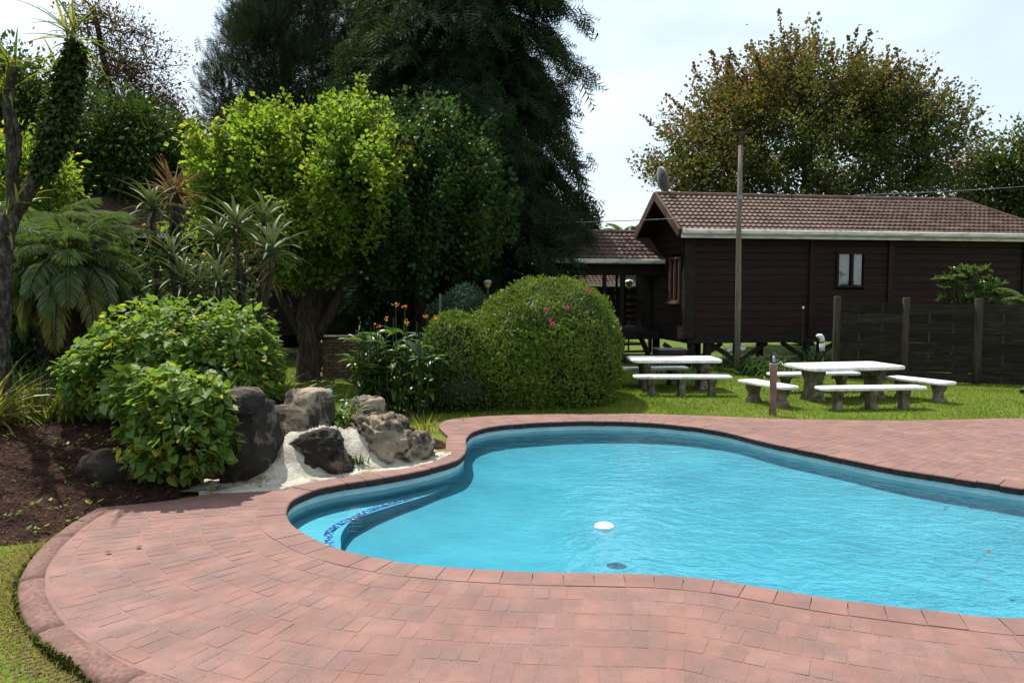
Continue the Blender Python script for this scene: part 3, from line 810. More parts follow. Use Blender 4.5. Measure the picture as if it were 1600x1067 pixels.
p = Q(386, 690, 8.7); boulder((p.x, 8.66, .34), (.84, .76, 1.14), 3, "stone_dark", "tall dark boulder column between leafy bush and white cascade", .2, .34, craters=.15, lean=(-.05, 0))
p = Q(381, 624, 8.5); boulder((p.x, 8.56, p.z - .015), (.52, .56, .27), 5, "stone_dark", "flat capstone resting on top of the tall dark boulder", .1, .2)
p = Q(440, 654, 9.2); boulder((p.x, 9.3, .46), (.66, .6, .48), 8, "stone_tan", "smooth tan boulder just right of the dark boulder column", -.3, .22)
p = Q(472, 645, 9.4); boulder((p.x, 9.66, .54), (.66, .7, .64), 13, "stone_tan", "pale rounded boulder in front of the green box", .4, .24)
p = Q(496, 708, 8.95); boulder((p.x - .09, 8.98, .16), (.96, .66, .70), 21, "stone_dark", "pitted dark boulder standing in the middle of the white cascade", .1, .34, craters=.6, taper=.08)
p = Q(598, 690, 9.5); boulder((p.x - .07, 9.62, .20), (1.14, .88, .66), 34, "stone_tan", "large cratered tan boulder beside the pool coping", .3, .44, craters=.85, taper=.2)
p = Q(650, 702, 9.4); boulder((p.x - .09, 9.66, .08), (.60, .66, .50), 55, "stone_tan", "knobbly brown boulder at the right end of the cascade", .8, .4, craters=.8, taper=.15)
p = Q(568, 634, 10.6); boulder((p.x, 10.7, .36), (.56, .5, .54), 61, "stone_tan", "small grey boulder behind the cratered one, below the canna leaves", .5, .42, craters=.3)
p = Q(172, 740, 8.2); boulder((p.x, 8.25, .17), (.66, .6, .46), 72, "stone_dark", "dark boulder half buried under the hanging leafy bush", .3, .25)
p = Q(35, 735, 8.4); boulder((p.x, 8.5, .21), (.46, .45, .36), 81, "stone_brown", "brown earthy boulder in the mulch at the left border", .3, .45, craters=.3)
p = Q(458, 607, 10.4); boulder((p.x + .02, 10.3, .62), (.34, .3, .16), 91, "stone_brown", "low brown stone behind the pale rounded boulder", 0, .3)

# green utility box behind the rocks
p = Q(490, 615, 11.3)
gb = empty("utility_box", (p.x - .08, 11.35, .2), .15, "pale green plastic utility box behind the boulders", "utility box")
mb = MB()
mb.rings([[(x * s_, y * s_, z_) for x, y in ((-.3, -.2), (.3, -.2), (.3, .2), (-.3, .2))] for s_, z_ in ((1, -.1), (.97, .34))]); mb.build("body", M["green_box"], gb)
mb = MB(); mb.rings([[(x * s_, y * s_, z_) for x, y in ((-.32, -.22), (.32, -.22), (.32, .22), (-.32, .22))] for s_, z_ in ((1, .34), (1, .39), (.9, .42))]); mb.build("lid", M["green_box"], gb)

# ------------------------------------------------------------------ floating dispenser
p = P(944, 823, WATER_Z)
fl = empty("pool_float", (p.x, p.y, WATER_Z), 0, "white round chlorine float drifting on the pool water", "pool float")
mb = MB(); mb.lathe((0, 0, 0), [(.05, -.045), (.055, -.03), (.088, -.018), (.094, 0), (.092, .014), (.08, .022)], 28); mb.build("body", M["white_plastic"], fl, True)
mb = MB(); mb.lathe((0, 0, 0), [(.074, .021), (.072, .030), (.05, .038), (.01, .040)], 28); mb.build("cap", M["white_plastic"], fl, True)
# ------------------------------------------------------------------ tiled roofs as stepped, waved sheets
def tile_sheet(eave0, eave1, ridge0, ridge1, rows, wave=.16, parent=None, name="roof", amp=.024, stepz=.052):
    """Quadrilateral roof slope: each course overlaps the next below and is waved along the eave."""
    e0, e1, r0, r1 = (np.array(v, float) for v in (eave0, eave1, ridge0, ridge1))
    L_ = np.linalg.norm(e1 - e0); cols = max(4, int(L_ / (wave / 4)))
    nrm = np.cross(e1 - e0, r0 - e0); nrm /= np.linalg.norm(nrm)
    if nrm[2] < 0: nrm = -nrm
    udir = (e1 - e0) / L_
    V, F = [], []
    base = 0
    for k in range(rows):
        for half, (t, lift) in enumerate(((k / rows - .012, stepz), ((k + 1) / rows, .004))):
            a, b = e0 + (r0 - e0) * t, e1 + (r1 - e1) * t
            u = np.linspace(0, 1, cols + 1)[:, None]
            pp = a + (b - a) * u
            ph = ((pp - e0) @ udir) / wave * 2 * np.pi
            w_ = np.maximum(np.cos(ph), -.55) * amp * (1.0 if half == 0 else .8)
            V.append(pp + nrm * (lift + w_)[:, None])
        # front lip
        a, b = e0 + (r0 - e0) * (k / rows - .012), e1 + (r1 - e1) * (k / rows - .012)
        u = np.linspace(0, 1, cols + 1)[:, None]; pp = a + (b - a) * u
        V.append(pp + nrm * -.012)
        i = np.arange(cols)
        F.append(np.stack([base + i, base + i + 1, base + cols + 1 + i + 1, base + cols + 1 + i], 1))
        F.append(np.stack([base + 2 * (cols + 1) + i, base + 2 * (cols + 1) + i + 1, base + i + 1, base + i], 1))
        base += 3 * (cols + 1)
    return link(name, make_mesh(name, np.concatenate(V), F, M["roof_tile"]), parent)

def plank_wall(parent, a, b, z0, z1, posts, pitch=.20, th=.05, mat="plank", holes=(), name="plank"):
    """Horizontal boards between posts, each its own piece; holes = (s0, s1, z0, z1)."""
    a, b = Vector(a), Vector(b); d = (b - a); L_ = d.length; d.normalize()
    ang = math.atan2(d.y, d.x); nrm = Vector((d.y, -d.x, 0))
    stops = [0] + list(posts) + [L_]
    n = int(round((z1 - z0) / pitch)); h = (z1 - z0) / n
    cache = {}
    for s0, s1 in zip(stops[:-1], stops[1:]):
        for k in range(n):
            za, zb = z0 + k * h, z0 + (k + 1) * h
            spans = [(s0 + .004, s1 - .004)]
            for (h0, h1, ha, hb) in holes:
                if zb > ha + .02 and za < hb - .02:
                    new = []
                    for (x, y) in spans:
                        if h1 <= x or h0 >= y: new.append((x, y)); continue
                        if h0 > x: new.append((x, h0))
                        if h1 < y: new.append((h1, y))
                    spans = new
            for (x, y) in spans:
                w_ = y - x
                if w_ < .05: continue
                key = round(w_, 3)
                if key not in cache:
                    m_ = MB(); hw = w_ / 2
                    pr = [(.5 * th, -h / 2 + .006), (.5 * th, h / 2 - .018), (.25 * th, h / 2 - .004), (-.5 * th, h / 2 - .004), (-.5 * th, -h / 2 + .006)]
                    m_.rings([[(sx, -q0, q1) for q0, q1 in pr] for sx in (-hw, hw)])
                    cache[key] = m_.mesh("plank", M[mat])
                c = a + d * ((x + y) / 2)
                o = link(name, cache[key], parent); o.location = (c.x, c.y, (za + zb) / 2); o.rotation_euler = (0, 0, ang)

# ------------------------------------------------------------------ main cabin
YAW = R(10)
u = Vector((math.cos(YAW), math.sin(YAW), 0)); bk = Vector((-math.sin(YAW), math.cos(YAW), 0))
E0 = Vector((4.47, 21.0, 0))                       # front eave corner, gable side
EZ, RZ, HALF = 3.66, 4.80, 1.86
Z3 = lambda v, z: (v.x, v.y, z)
cab = empty("timber_cabin", (0, 0, 0), 0, "dark stained timber cabin on stilts with brown tiled roof and cream gutter", "cabin")
LR = 9.95; LE = LR + HALF
rf = tile_sheet(Z3(E0, EZ), Z3(E0 + u * LE, EZ), Z3(E0 + bk * HALF, RZ), Z3(E0 + u * LR + bk * HALF, RZ), 10, parent=cab)
rb = tile_sheet(Z3(E0 + bk * HALF * 2 + u * LE, EZ), Z3(E0 + bk * HALF * 2, EZ), Z3(E0 + u * LR + bk * HALF, RZ), Z3(E0 + bk * HALF, RZ), 10, parent=cab)
tile_sheet(Z3(E0 + u * LE, EZ), Z3(E0 + u * LE + bk * HALF * 2, EZ), Z3(E0 + u * LR + bk * (HALF - .01), RZ), Z3(E0 + u * LR + bk * (HALF + .01), RZ), 10, parent=cab)
mb = MB()                                            # ridge and hip caps
mb.tube([Z3(E0 + bk * HALF - u * .02, RZ + .02), Z3(E0 + bk * HALF + u * LR, RZ + .02)], .075, 8)
mb.tube([Z3(E0 + bk * HALF + u * LR, RZ + .02), Z3(E0 + u * (LE - .02) + bk * .02, EZ + .04)], .06, 8)
mb.build("ridge_cap", M["roof_tile"], rf)
# barge boards
for sgn, s0 in ((1, E0), (-1, E0 + bk * HALF * 2)):
    mb = MB(); a = Vector(Z3(s0 - u * .03, EZ - .06)); b = Vector(Z3(E0 + bk * HALF - u * .03, RZ - .02))
    mb.bar(a, b, .05, .22, up=(0, 0, 1)); mb.build("barge_board", M["barge"], cab)
# gutter and fascia
mb = MB(); gp = [(-.02, .045), (-.10, .05), (-.125, .03), (-.125, -.05), (-.09, -.085), (-.02, -.085)]
mb.rings([[Z3(E0 + u * s_ + bk * q0, EZ - .03 + q1) for q0, q1 in gp] for s_ in (.04, LE)]); mb.build("gutter", M["gutter"], cab)
mb = MB(); mb.bar(Z3(E0 + u * .04 + bk * .02, EZ - .12), Z3(E0 + u * LE + bk * .02, EZ - .12), .03, .17); mb.build("fascia", M["gutter"], cab)
# soffit under the eaves and gable verge
mb = MB(); a_, b_ = E0 + bk * .03, E0 + bk * .42
mb.add([Z3(a_ + u * .02, EZ - .19), Z3(a_ + u * LE, EZ - .19), Z3(b_ + u * LE, EZ - .16), Z3(b_ + u * .02, EZ - .16)], np.array([[0, 1, 2, 3]])); mb.build("soffit", M["dark_timber"], cab)
mb = MB()
for s0 in (E0, E0 + bk * HALF * 2):
    mb.add([Z3(s0, EZ - .07), Z3(E0 + bk * HALF, RZ - .05), Z3(E0 + bk * HALF + u * .5, RZ - .05), Z3(s0 + u * .5, EZ - .07)], np.array([[0, 1, 2, 3]]))
mb.build("verge_lining", M["dark_timber"], cab)
W0 = E0 + bk * .38 + u * .42                        # wall corner
WL, WD = 10.5, HALF * 2 - .76
FZ, TZ = .86, EZ - .16                              # floor beam top, wall top
s_of = lambda px, dback=.38: None
def s_at(px, base=W0):                               # distance along the front wall seen at a pixel column
    k = (px - CX) / F_PX
    return (k * base.y - base.x) / (u.x - k * u.y)
sw0, sw1 = s_at(1305), s_at(1347)
zc = lambda py, s: Q(CX, py, (W0 + u * s).y).z
wz0, wz1 = zc(446, sw0), zc(397, sw0)
plank_wall(cab, W0, W0 + u * WL, FZ, TZ, [s_at(1265), s_at(1387)], .205, holes=[(sw0, sw1, wz0, wz1)])
G1 = W0 + bk * WD
plank_wall(cab, G1, W0, FZ, EZ + .0, [], .205, holes=[(WD - 1.25, WD - .55, 1.75, 2.95)])
mb = MB(); mb.add([Z3(G1, EZ), Z3(W0, EZ), Z3(W0 + bk * WD / 2, RZ - .22)], np.array([[0, 1, 2]])); mb.build("gable_infill", M["plank"], cab)
mb = MB()                                            # dark inside shell so that no light leaks through
mb.box(Z3(W0 + u * WL / 2 + bk * WD / 2, (FZ + TZ) / 2), (WL - .14, WD - .14, TZ - FZ), YAW)
mb.build("inner_lining", M["dark_timber"], cab)
for s_, w_ in ((0, .30), (s_at(1265), .15), (s_at(1387), .15), (WL, .24)):
    mb = MB(); p = W0 + u * s_ - bk * .03
    mb.box(Z3(p, (FZ + TZ) / 2 - .04), (w_, .12, TZ - FZ + .12), YAW); mb.build("corner_post" if s_ in (0, WL) else "wall_post", M["dark_timber"] if s_ in (0, WL) else M["plank"], cab)
mb = MB(); mb.box(Z3(G1 - u * .03, (FZ + TZ) / 2), (.12, .24, TZ - FZ), YAW); mb.build("corner_post", M["dark_timber"], cab)
mb = MB(); mb.box(Z3(W0 + bk * .22 - u * .05, FZ - .07), (.10, .6, .13), YAW); mb.build("sill_beam_end", M["plank"], cab)
# floor beam and deep joist
mb = MB(); mb.box(Z3(W0 + u * WL / 2 + bk * .05, FZ - .13), (WL, .14, .26), YAW); mb.build("floor_beam", M["dark_timber"], cab)
mb = MB(); mb.box(Z3(W0 + u * WL / 2 + bk * WD / 2, FZ - .06), (WL - .02, WD - .2, .1), YAW); mb.build("floor", M["dark_timber"], cab)
mb = MB(); mb.box(Z3(G1 - bk * WD / 2 + u * .04, FZ - .13), (.12, WD, .25), YAW); mb.build("floor_beam", M["dark_timber"], cab)
# stilts and braces
for s_ in (.15, .62, 1.5, 3.6, 5.7, 7.8, 10.3):
    for b_ in (.12, WD - .12):
        if s_ in (.62,) and b_ > 1: continue
        mb = MB(); p = W0 + u * s_ + bk * b_
        mb.lathe((p.x, p.y, LAWN_Z - .05), [(.12, 0), (.115, FZ - .26 - LAWN_Z + .04)], 10); mb.build("stilt", M["dark_timber"], cab)
for s_ in (.2, 1.55, 3.7, 5.8):
    for sg in (1, -1):
        p = W0 + u * s_ + bk * .12
        mb = MB(); mb.bar(Z3(p, .05), Z3(p + u * sg * .85, FZ - .27), .07, .12); mb.build("brace", M["dark_timber"], cab)
# window on the front
wn = link("window", None, cab) if False else None
mb = MB(); zc_ = (wz0 + wz1) / 2; pc = W0 + u * (sw0 + sw1) / 2
for s_ in (sw0, (sw0 + sw1) / 2 + .03, sw1): mb.box(Z3(W0 + u * s_ - bk * .04, zc_), (.06, .09, wz1 - wz0 + .08), YAW)
for z_ in (wz0 - .03, wz1 + .03): mb.box(Z3(pc - bk * .05, z_), (sw1 - sw0 + .12, .10, .06), YAW)
wf = mb.build("window", M["plank"], cab)
for s0, s1 in ((sw0 + .03, (sw0 + sw1) / 2), ((sw0 + sw1) / 2 + .06, sw1 - .03)):
    mb = MB(); c = W0 + u * (s0 + s1) / 2 - bk * .02
    mb.box(Z3(c, zc_), (s1 - s0, .006, wz1 - wz0), YAW); mb.build("pane", M["glass"], wf)
    mb = MB(); nfold = 90; xs = np.linspace(s0 + .01, s1 - .02, nfold)
    row = [W0 + u * x + bk * (.02 + .006 * math.sin(x * 75) + .004 * math.sin(x * 31)) for x in xs]
    V = [Z3(r_, wz0 + .02) for r_ in row] + [Z3(r_, wz1 - .01) for r_ in row]; i = np.arange(nfold - 1)
    mb.add(V, np.stack([i, i + 1, i + 1 + nfold, i + nfold], 1)); mb.build("curtain", M["curtain"], wf, True)
# window in the gable wall with an open shutter board and sill
mb = MB(); g0 = W0 + bk * .55 - u * .03; g1 = W0 + bk * 1.25 - u * .03
for g in (g0, (g0 + g1) / 2, g1): mb.box(Z3(g, 2.35), (.09, .06, 1.22), YAW)
for z_ in (1.74, 2.96): mb.box(Z3((g0 + g1) / 2, z_), (.13, .78, .06), YAW)
wg = mb.build("window", M["barge"], cab)
mb = MB(); mb.box(Z3((g0 + g1) / 2 + u * .02, 2.35), (.008, .66, 1.18), YAW); mb.build("pane", M["glass"], wg)
mb = MB(); mb.box(Z3((g0 + g1) / 2 - u * .06, 1.69), (.16, .84, .04), YAW); mb.build("sill", M["barge"], wg)

# roof aerial rod
p = Q(1237, 309, 22.9)
mb = MB(); mb.tube([(p.x, p.y, p.z - .05), (p.x, p.y, p.z + .62)], .012, 5); tag(mb.build("aerial_rod", M["metal_dark"]), "thin aerial rod standing on the cabin roof ridge", "aerial")

# satellite dish
p = Q(1036, 303, 23.2)
sd_ = empty("satellite_dish", (p.x, p.y, p.z), 0, "round grey satellite dish on the cabin gable peak", "satellite dish")
mb = MB(); ax = Vector((.95, .22, .25)).normalized(); e1 = ax.cross(Vector((0, 0, 1))).normalized(); e2 = e1.cross(ax)
rings_ = []
for r_ in np.linspace(.02, .40, 8):
    a = np.linspace(0, 2 * np.pi, 28, endpoint=False)
    rings_.append([tuple(Vector((0, 0, .40)) + e1 * r_ * math.cos(x) * .93 + e2 * r_ * math.sin(x) - ax * (.10 - .62 * r_ * r_) ) for x in a])
back_ = [[tuple(Vector(q) - ax * .015) for q in rg] for rg in rings_[::-1]]
mb.rings(rings_ + back_, True); mb.build("reflector", M["metal_grey"], sd_, True)
mb = MB(); mb.tube([(.0, 0, -.12), (-.02, 0, .18), tuple(Vector((0, 0, .36)) - ax * .1)], .025, 6); mb.build("mast", M["metal_grey"], sd_)
mb = MB(); fp = Vector((0, 0, .36)) + ax * .38; mb.tube([tuple(Vector((0, 0, .02)) + ax * .02), tuple(fp)], .012, 5); mb.lathe(tuple(fp), [(.03, -.03), (.03, .04)], 8); mb.build("feed_arm", M["metal_grey"], sd_)

# ------------------------------------------------------------------ covered walkway between the cabins
wk = empty("covered_walkway", (0, 0, 0), 0, "open covered walkway with brown tiled roof joined to the cabin gable", "walkway")
e1_ = Q(1040, 405, 23.2); e0_ = Vector((-4.5, 22.0, 0)); e0_ = Vector((e1_.x - u.x * 3.6, e1_.y - u.y * 3.6, 0)); ez = 2.97; rz_ = 3.84
r1_ = Vector((e1_.x, e1_.y, 0)) + bk * 1.75 + u * .05; r0_ = e0_ + bk * 1.75
e1v = Vector((e1_.x, e1_.y, 0)) + u * .2
wr_ = tile_sheet(Z3(e0_, ez), Z3(e1v, ez), Z3(r0_, rz_), Z3(r1_ + u * .2, rz_), 7, parent=wk)
tile_sheet(Z3(e1v + bk * 3.5, ez), Z3(e0_ + bk * 3.5, ez), Z3(r1_ + u * .2, rz_), Z3(r0_, rz_), 7, parent=wk)
mb = MB(); mb.tube([Z3(r0_, rz_ + .02), Z3(r1_ + u * .2, rz_ + .02)], .07, 8); mb.build("ridge_cap", M["roof_tile"], wr_)
mb = MB(); mb.rings([[Z3(p_ - bk * .0 + bk * q0 * .9, ez - .06 + q1) for q0, q1 in gp] for p_ in (e0_, e1v - u * .25)]); mb.build("gutter", M["gutter"], wk)
mb = MB(); mb.bar(Z3(e0_ + bk * .35, ez - .30), Z3(e1v + bk * .35, ez - .30), .14, .34); mb.build("eave_beam", M["dark_timber"], wk)
mb = MB(); mb.bar(Z3(e0_ + bk * 3.1, ez - .26), Z3(e1v + bk * 3.1, ez - .26), .14, .26); mb.build("eave_beam", M["dark_timber"], wk)
def wpost(px, back, w_=.13):
    base = e0_ + bk * back; k = (px - CX) / F_PX; s_ = (k * base.y - base.x) / (u.x - k * u.y)
    p_ = base + u * s_
    mb = MB(); mb.box(Z3(p_, (ez - .4 + LAWN_Z) / 2), (w_, w_, ez - .4 - LAWN_Z + .1), YAW); mb.build("post", M["dark_timber"], wk); return p_
wpost(944, .35, .1); wpost(963, 3.1, .07); wpost(971, .35, .085); wpost(886, .35, .12); wpost(880, 3.1, .1); wpost(1016, 3.1, .11)
pr0 = wpost(975, 3.0, .05)
wz = .86
mb = MB(); a = e0_ + bk * .35; b = e1v + bk * .35
for k_, bo in enumerate(np.linspace(.38, 3.1, 16)):
    mb = MB(); mb.bar(Z3(e0_ + bk * bo, wz - .03), Z3(e1v + bk * bo, wz - .03), .165, .04); mb.build("deck_board", M["dark_timber"], wk)
mb = MB(); mb.bar(Z3(a, wz - .16), Z3(b, wz - .16), .1, .22); mb.build("deck_beam", M["dark_timber"], wk)
for zr in (1.10, 1.30, 1.50, 1.72, 1.98):
    mb = MB(); mb.bar(Z3(e0_ + bk * 3.12, zr), Z3(e1v + bk * 3.12, zr), .05, .10); mb.build("rail", M["dark_timber"], wk)
for s_ in (0.3, 1.8):
    mb = MB(); p_ = e0_ + u * s_ + bk * 1.7; mb.box(Z3(p_, .35), (.14, .14, .9), YAW); mb.build("stilt", M["dark_timber"], wk)
mb = MB(); q_ = e1v - u * .02; mb.box(Z3(q_ + bk * 1.8, 1.75), (.06, 2.6, 1.85), YAW); mb.build("side_panel", M["dark_timber"], wk)
# steps
st = e1v - u * 1.35
for k_ in range(4):
    mb = MB(); p_ = st + bk * (.25 - .27 * k_); mb.box(Z3(p_, wz - .2 - .19 * k_), (1.0, .27, .045), YAW); mb.build("tread", M["dark_timber"], wk)
for sg in (-.5, .5):
    mb = MB(); mb.bar(Z3(st + u * sg + bk * .4, wz - .12), Z3(st + u * sg - bk * .75, LAWN_Z + .02), .05, .22); mb.build("stringer", M["dark_timber"], wk)

# globe lamps
def lantern(loc, h, label, capm="white_plastic", sc=1.):
    o_ = empty("garden_lamp", loc, 0, label, "lamp", "garden lamps on posts")
    mb = MB(); mb.tube([(0, 0, 0), (0, 0, h)], .03, 8); mb.build("post", M["metal_dark"], o_)
    mb = MB(); mb.lathe((0, 0, h), [(r_ * sc, z_ * sc) for r_, z_ in [(.05, 0), (.07, .03), (.115, .14), (.125, .18)]], 14); mb.build("glass_bowl", M["amber_glass"], o_, True)
    mb = MB(); mb.lathe((0, 0, h), [(r_ * sc, z_ * sc) for r_, z_ in [(.16, .18), (.15, .22), (.10, .265), (.02, .285)]], 14); mb.build("cap", M[capm], o_, True)
p = Q(983, 450, 26.5); lantern((p.x, p.y, LAWN_Z), p.z - LAWN_Z, "white capped globe lamp seen through the walkway")
p = Q(762, 450, 17.0); lantern((p.x, p.y, LAWN_Z), p.z - LAWN_Z, "amber lantern on a post behind the clipped hedge", "metal_grey", .62)

# thin pale stake by the cannas
p = Q(688, 492, 14.9)
mb = MB(); mb.tube([(p.x, p.y, -.1), (p.x, p.y, Q(688, 459, 14.9).z)], .022, 7); tag(mb.build("garden_stake", M["pole_wood"]), "thin pale stake rising behind the canna lilies", "stake")

# ------------------------------------------------------------------ other cabins of the row
def far_house(name, label, a, b, depth, ez_, rise, z0=.0, gut=True, hipl=0., hipr=0., rows=10, wallm="dark_timber", over=.45, planks=False, wins=()):
    a, b = Vector(a), Vector(b); d = (b - a).normalized(); n_b = Vector((-d.y, d.x, 0)); half = depth / 2
    h_ = empty(name, (a.x, a.y, 0), 0, label, "house"); inv = Matrix.Translation((-a.x, -a.y, 0))
    h_.location = (0, 0, 0)
    rf_ = tile_sheet(Z3(a, ez_), Z3(b, ez_), Z3(a + n_b * half + d * hipl, ez_ + rise), Z3(b + n_b * half - d * hipr, ez_ + rise), rows, .2, h_, amp=.024)
    tile_sheet(Z3(b + n_b * depth, ez_), Z3(a + n_b * depth, ez_), Z3(b + n_b * half - d * hipr, ez_ + rise), Z3(a + n_b * half + d * hipl, ez_ + rise), rows, .2, h_, amp=.024)
    if hipl: tile_sheet(Z3(a + n_b * depth, ez_), Z3(a, ez_), Z3(a + n_b * (half + .01) + d * hipl, ez_ + rise), Z3(a + n_b * half + d * hipl, ez_ + rise), rows, .2, h_, amp=.024)
    if hipr: tile_sheet(Z3(b, ez_), Z3(b + n_b * depth, ez_), Z3(b + n_b * half - d * hipr, ez_ + rise), Z3(b + n_b * (half + .01) - d * hipr, ez_ + rise), rows, .2, h_, amp=.024)
    if gut:
        mb = MB(); mb.bar(Z3(a - n_b * .04, ez_ - .07), Z3(b - n_b * .04, ez_ - .07), .12, .16); mb.build("gutter", M["gutter"], h_)
    aa, bb = a + n_b * over + d * over, b + n_b * over - d * over
    mb = MB(); ang = math.atan2(d.y, d.x)
    mb.box(Z3((aa + bb) / 2 + n_b * (depth / 2 - over), (z0 + ez_) / 2 - .05), ((bb - aa).length, depth - 2 * over, ez_ - z0 - .1), ang); mb.build("wall", M[wallm], h_)
    if not hipl or not hipr:
        mb = MB()
        for e in ([aa] if not hipl else []) + ([bb] if not hipr else []):
            mb.add([Z3(e, ez_ - .1), Z3(e + n_b * (depth - 2 * over), ez_ - .1), Z3(e + n_b * (half - over), ez_ + rise - .2)], np.array([[0, 1, 2]]))
        mb.build("gable", M[wallm], h_)
    for (s_, zb, ww, hh) in wins:
        p_ = aa + d * s_ - n_b * .02
        mb = MB(); mb.box(Z3(p_, zb + hh / 2), (ww, .06, hh), ang); wf_ = mb.build("window", M["barge"], h_)
        mb = MB(); mb.box(Z3(p_ - n_b * .025, zb + hh / 2), (ww - .14, .03, hh - .14), ang); mb.build("pane", M["metal_dark"], wf_)
    return h_
far_house("timber_cabin", "dark cabin with tiled roof and pale gutter behind the palm and aloes", (-14.5, 21.6, 0), (-4.2, 23.4, 0), 4.6, 3.68, 1.3, z0=.7, wins=((2, 1.5, .9, 1.1), (6, 1.5, .9, 1.1)))
far_house("hip_roof_house", "hip roofed house glimpsed beyond the covered walkway", (2.3, 36.5, 0), (16, 38, 0), 6, 2.35, 1.15, hipl=3, hipr=3, rows=12, wallm="plank")
# low roof edge with a pale sloping fascia behind the hedge
lo_ = empty("lean_to", (0, 0, 0), 0, "dark lean-to with a pale sloping roof edge behind the hedge", "shed")
la, lb = Q(792, 420, 24), Q(856, 441, 23.4)
mb = MB(); mb.bar(la, lb, .05, .07); mb.build("fascia", M["gutter"], lo_)
mb = MB(); mb.add([la, lb, lb + Vector((0, 2.4, .25)), la + Vector((0, 2.4, .25))], np.array([[0, 1, 2, 3]])); mb.build("roof", M["roof_tile"], lo_)
mb = MB(); mb.add([(la.x, la.y + .2, LAWN_Z), (lb.x, lb.y + .2, LAWN_Z), (lb.x, lb.y + .2, lb.z - .05), (la.x, la.y + .2, la.z - .05), (la.x - 3.2, la.y + .9, LAWN_Z), (la.x - 3.2, la.y + .9, la.z - .05)], np.array([[0, 1, 2, 3], [4, 0, 3, 5]])); mb.build("wall", M["dark_timber"], lo_)

# ------------------------------------------------------------------ brick braai wall beside the maple
bw_ = P(526, 600)
br = empty("brick_barbecue", (0, 0, 0), 0, "low brick barbecue wall with a pale slab top beside the maple trunk", "barbecue")
c0 = Q(503, 590, 18.6); bx0, by0, bz0 = c0.x, c0.y, LAWN_Z
mb = MB(); mb.box((bx0 + .55, by0 + .30, .42), (1.08, .56, .94)); mb.build("mortar_core", M["mortar"], br)
bm_ = MB(); bm_.rings([[(x * .105, y * .05, z_ * .034) for x, y in ((-1, -1), (1, -1), (1, 1), (-1, 1))] for z_ in (-1, 1)]); bmesh_brick = bm_.mesh("brick", M["brick"])
for row in range(12):
    for k_ in range(5):
        o_ = link("brick", bmesh_brick, br); o_.location = (bx0 + .11 + .222 * k_ + (.111 if row % 2 else 0) - .05, by0 + .055 - .04, LAWN_Z + .04 + row * .079)
mb = MB(); mb.box((bx0 + .55, by0 + .3, 1.0 - .07), (1.3, .72, .07)); mb.build("slab", M["bark_grey"], br)

# ------------------------------------------------------------------ slatted fence
fa, fb = P(1305, 592, LAWN_Z), P(1525, 600, LAWN_Z)
fd = (fb - fa); fl_ = fd.length / 2; fd.normalize(); fang = math.atan2(fd.y, fd.x); fn = Vector((fd.y, -fd.x, 0))
fence = empty("slatted_fence", (fa.x, fa.y, LAWN_Z), fang, "weathered dark fence of woven horizontal slats between round posts", "fence")
slat_meshes = []
for v in range(4):
    xs = np.linspace(.06, fl_ - .06, 25); ph = 1 if v % 2 else -1
    off = ph * .007 * np.cos((xs / fl_) * 3 * np.pi)
    th, hh = .012, .113 + .006 * RNG.standard_normal()
    mb = MB(); mb.rings([[(x, o_ - th, -hh), (x, o_ + th, -hh), (x, o_ + th, hh), (x, o_ - th, hh)] for x, o_ in zip(xs, off)]); slat_meshes.append(mb.mesh("slat", M["fence"]))
for bay in range(5):
    x0 = bay * fl_
    mb = MB(); hgt = 1.96 + RNG.normal(0, .012) - (.03 if bay else 0)
    w_ = .085 if bay != 2 else .1
    mb.lathe((x0, 0, 0), [(w_, -.1), (w_ * .98, .5), (w_ * .95, hgt - .02), (w_ * .86, hgt)], 12); mb.build("post", M["fence_post"], fence, True)
    if bay == 4: break
    for t in (1 / 3, 2 / 3, .055, .945):
        mb = MB(); mb.box((x0 + fl_ * t, .0, .9), (.035, .03, 1.72)); mb.build("batten", M["fence_post"], fence)
    for k_ in range(8):
        o_ = link("slat", slat_meshes[(k_ % 2) + 2 * (bay % 2)], fence); o_.location = (x0, -.005, .13 + k_ * .222); o_.rotation_euler = (RNG.normal(0, .03), RNG.normal(0, .004), 0)

# ------------------------------------------------------------------ utility pole, wires
pb = Q(1150.5, 586, 19.5)
pole = empty("utility_pole", (pb.x, pb.y, LAWN_Z), 0, "tall grey wooden pole in front of the cabin", "utility pole")
mb = MB(); hp = Q(1157, 205, 19.5).z - LAWN_Z
mb.tube([(.0, 0, -.1), (.012, 0, hp * .3), (-.008, 0, hp * .6), (0, 0, hp - .35)], [.076, .073, .064, .058], 12); mb.build("shaft", M["pole_wood"], pole, True)
mb = MB(); mb.tube([(0, 0, hp - 1.6), (0, 0, hp - .3)], [.045, .04], 10); mb.tube([(0, 0, hp - .36), (0, 0, hp)], .035, 8)
mb.bar((-.15, 0, hp - .05), (.16, .02, hp - .02), .03); mb.bar((.03, -.12, hp - .1), (.0, .14, hp - .06), .03); mb.build("bracket", M["metal_dark"], pole)
mb = MB(); mb.lathe((0, 0, hp - 1.66), [(.074, 0), (.074, .1)], 12); mb.build("sleeve", M["metal_grey"], pole)
def wire(a, b, sag, label):
    a, b = Vector(a), Vector(b)
    pts_ = [a.lerp(b, t) - Vector((0, 0, sag * 4 * t * (1 - t))) for t in np.linspace(0, 1, 20)]
    mb = MB(); mb.tube(pts_, .011, 5); tag(mb.build("overhead_wire", M["metal_grey"]), label, "wire")
wire(Q(560, 344, 24), Q(1063, 341, 21.3), .12, "overhead wire running from the dark trees to the cabin eave")
wire(Q(1335, 305, 23.0), Q(1680, 285, 25), .05, "overhead wire rising from the cabin ridge to the far right trees")

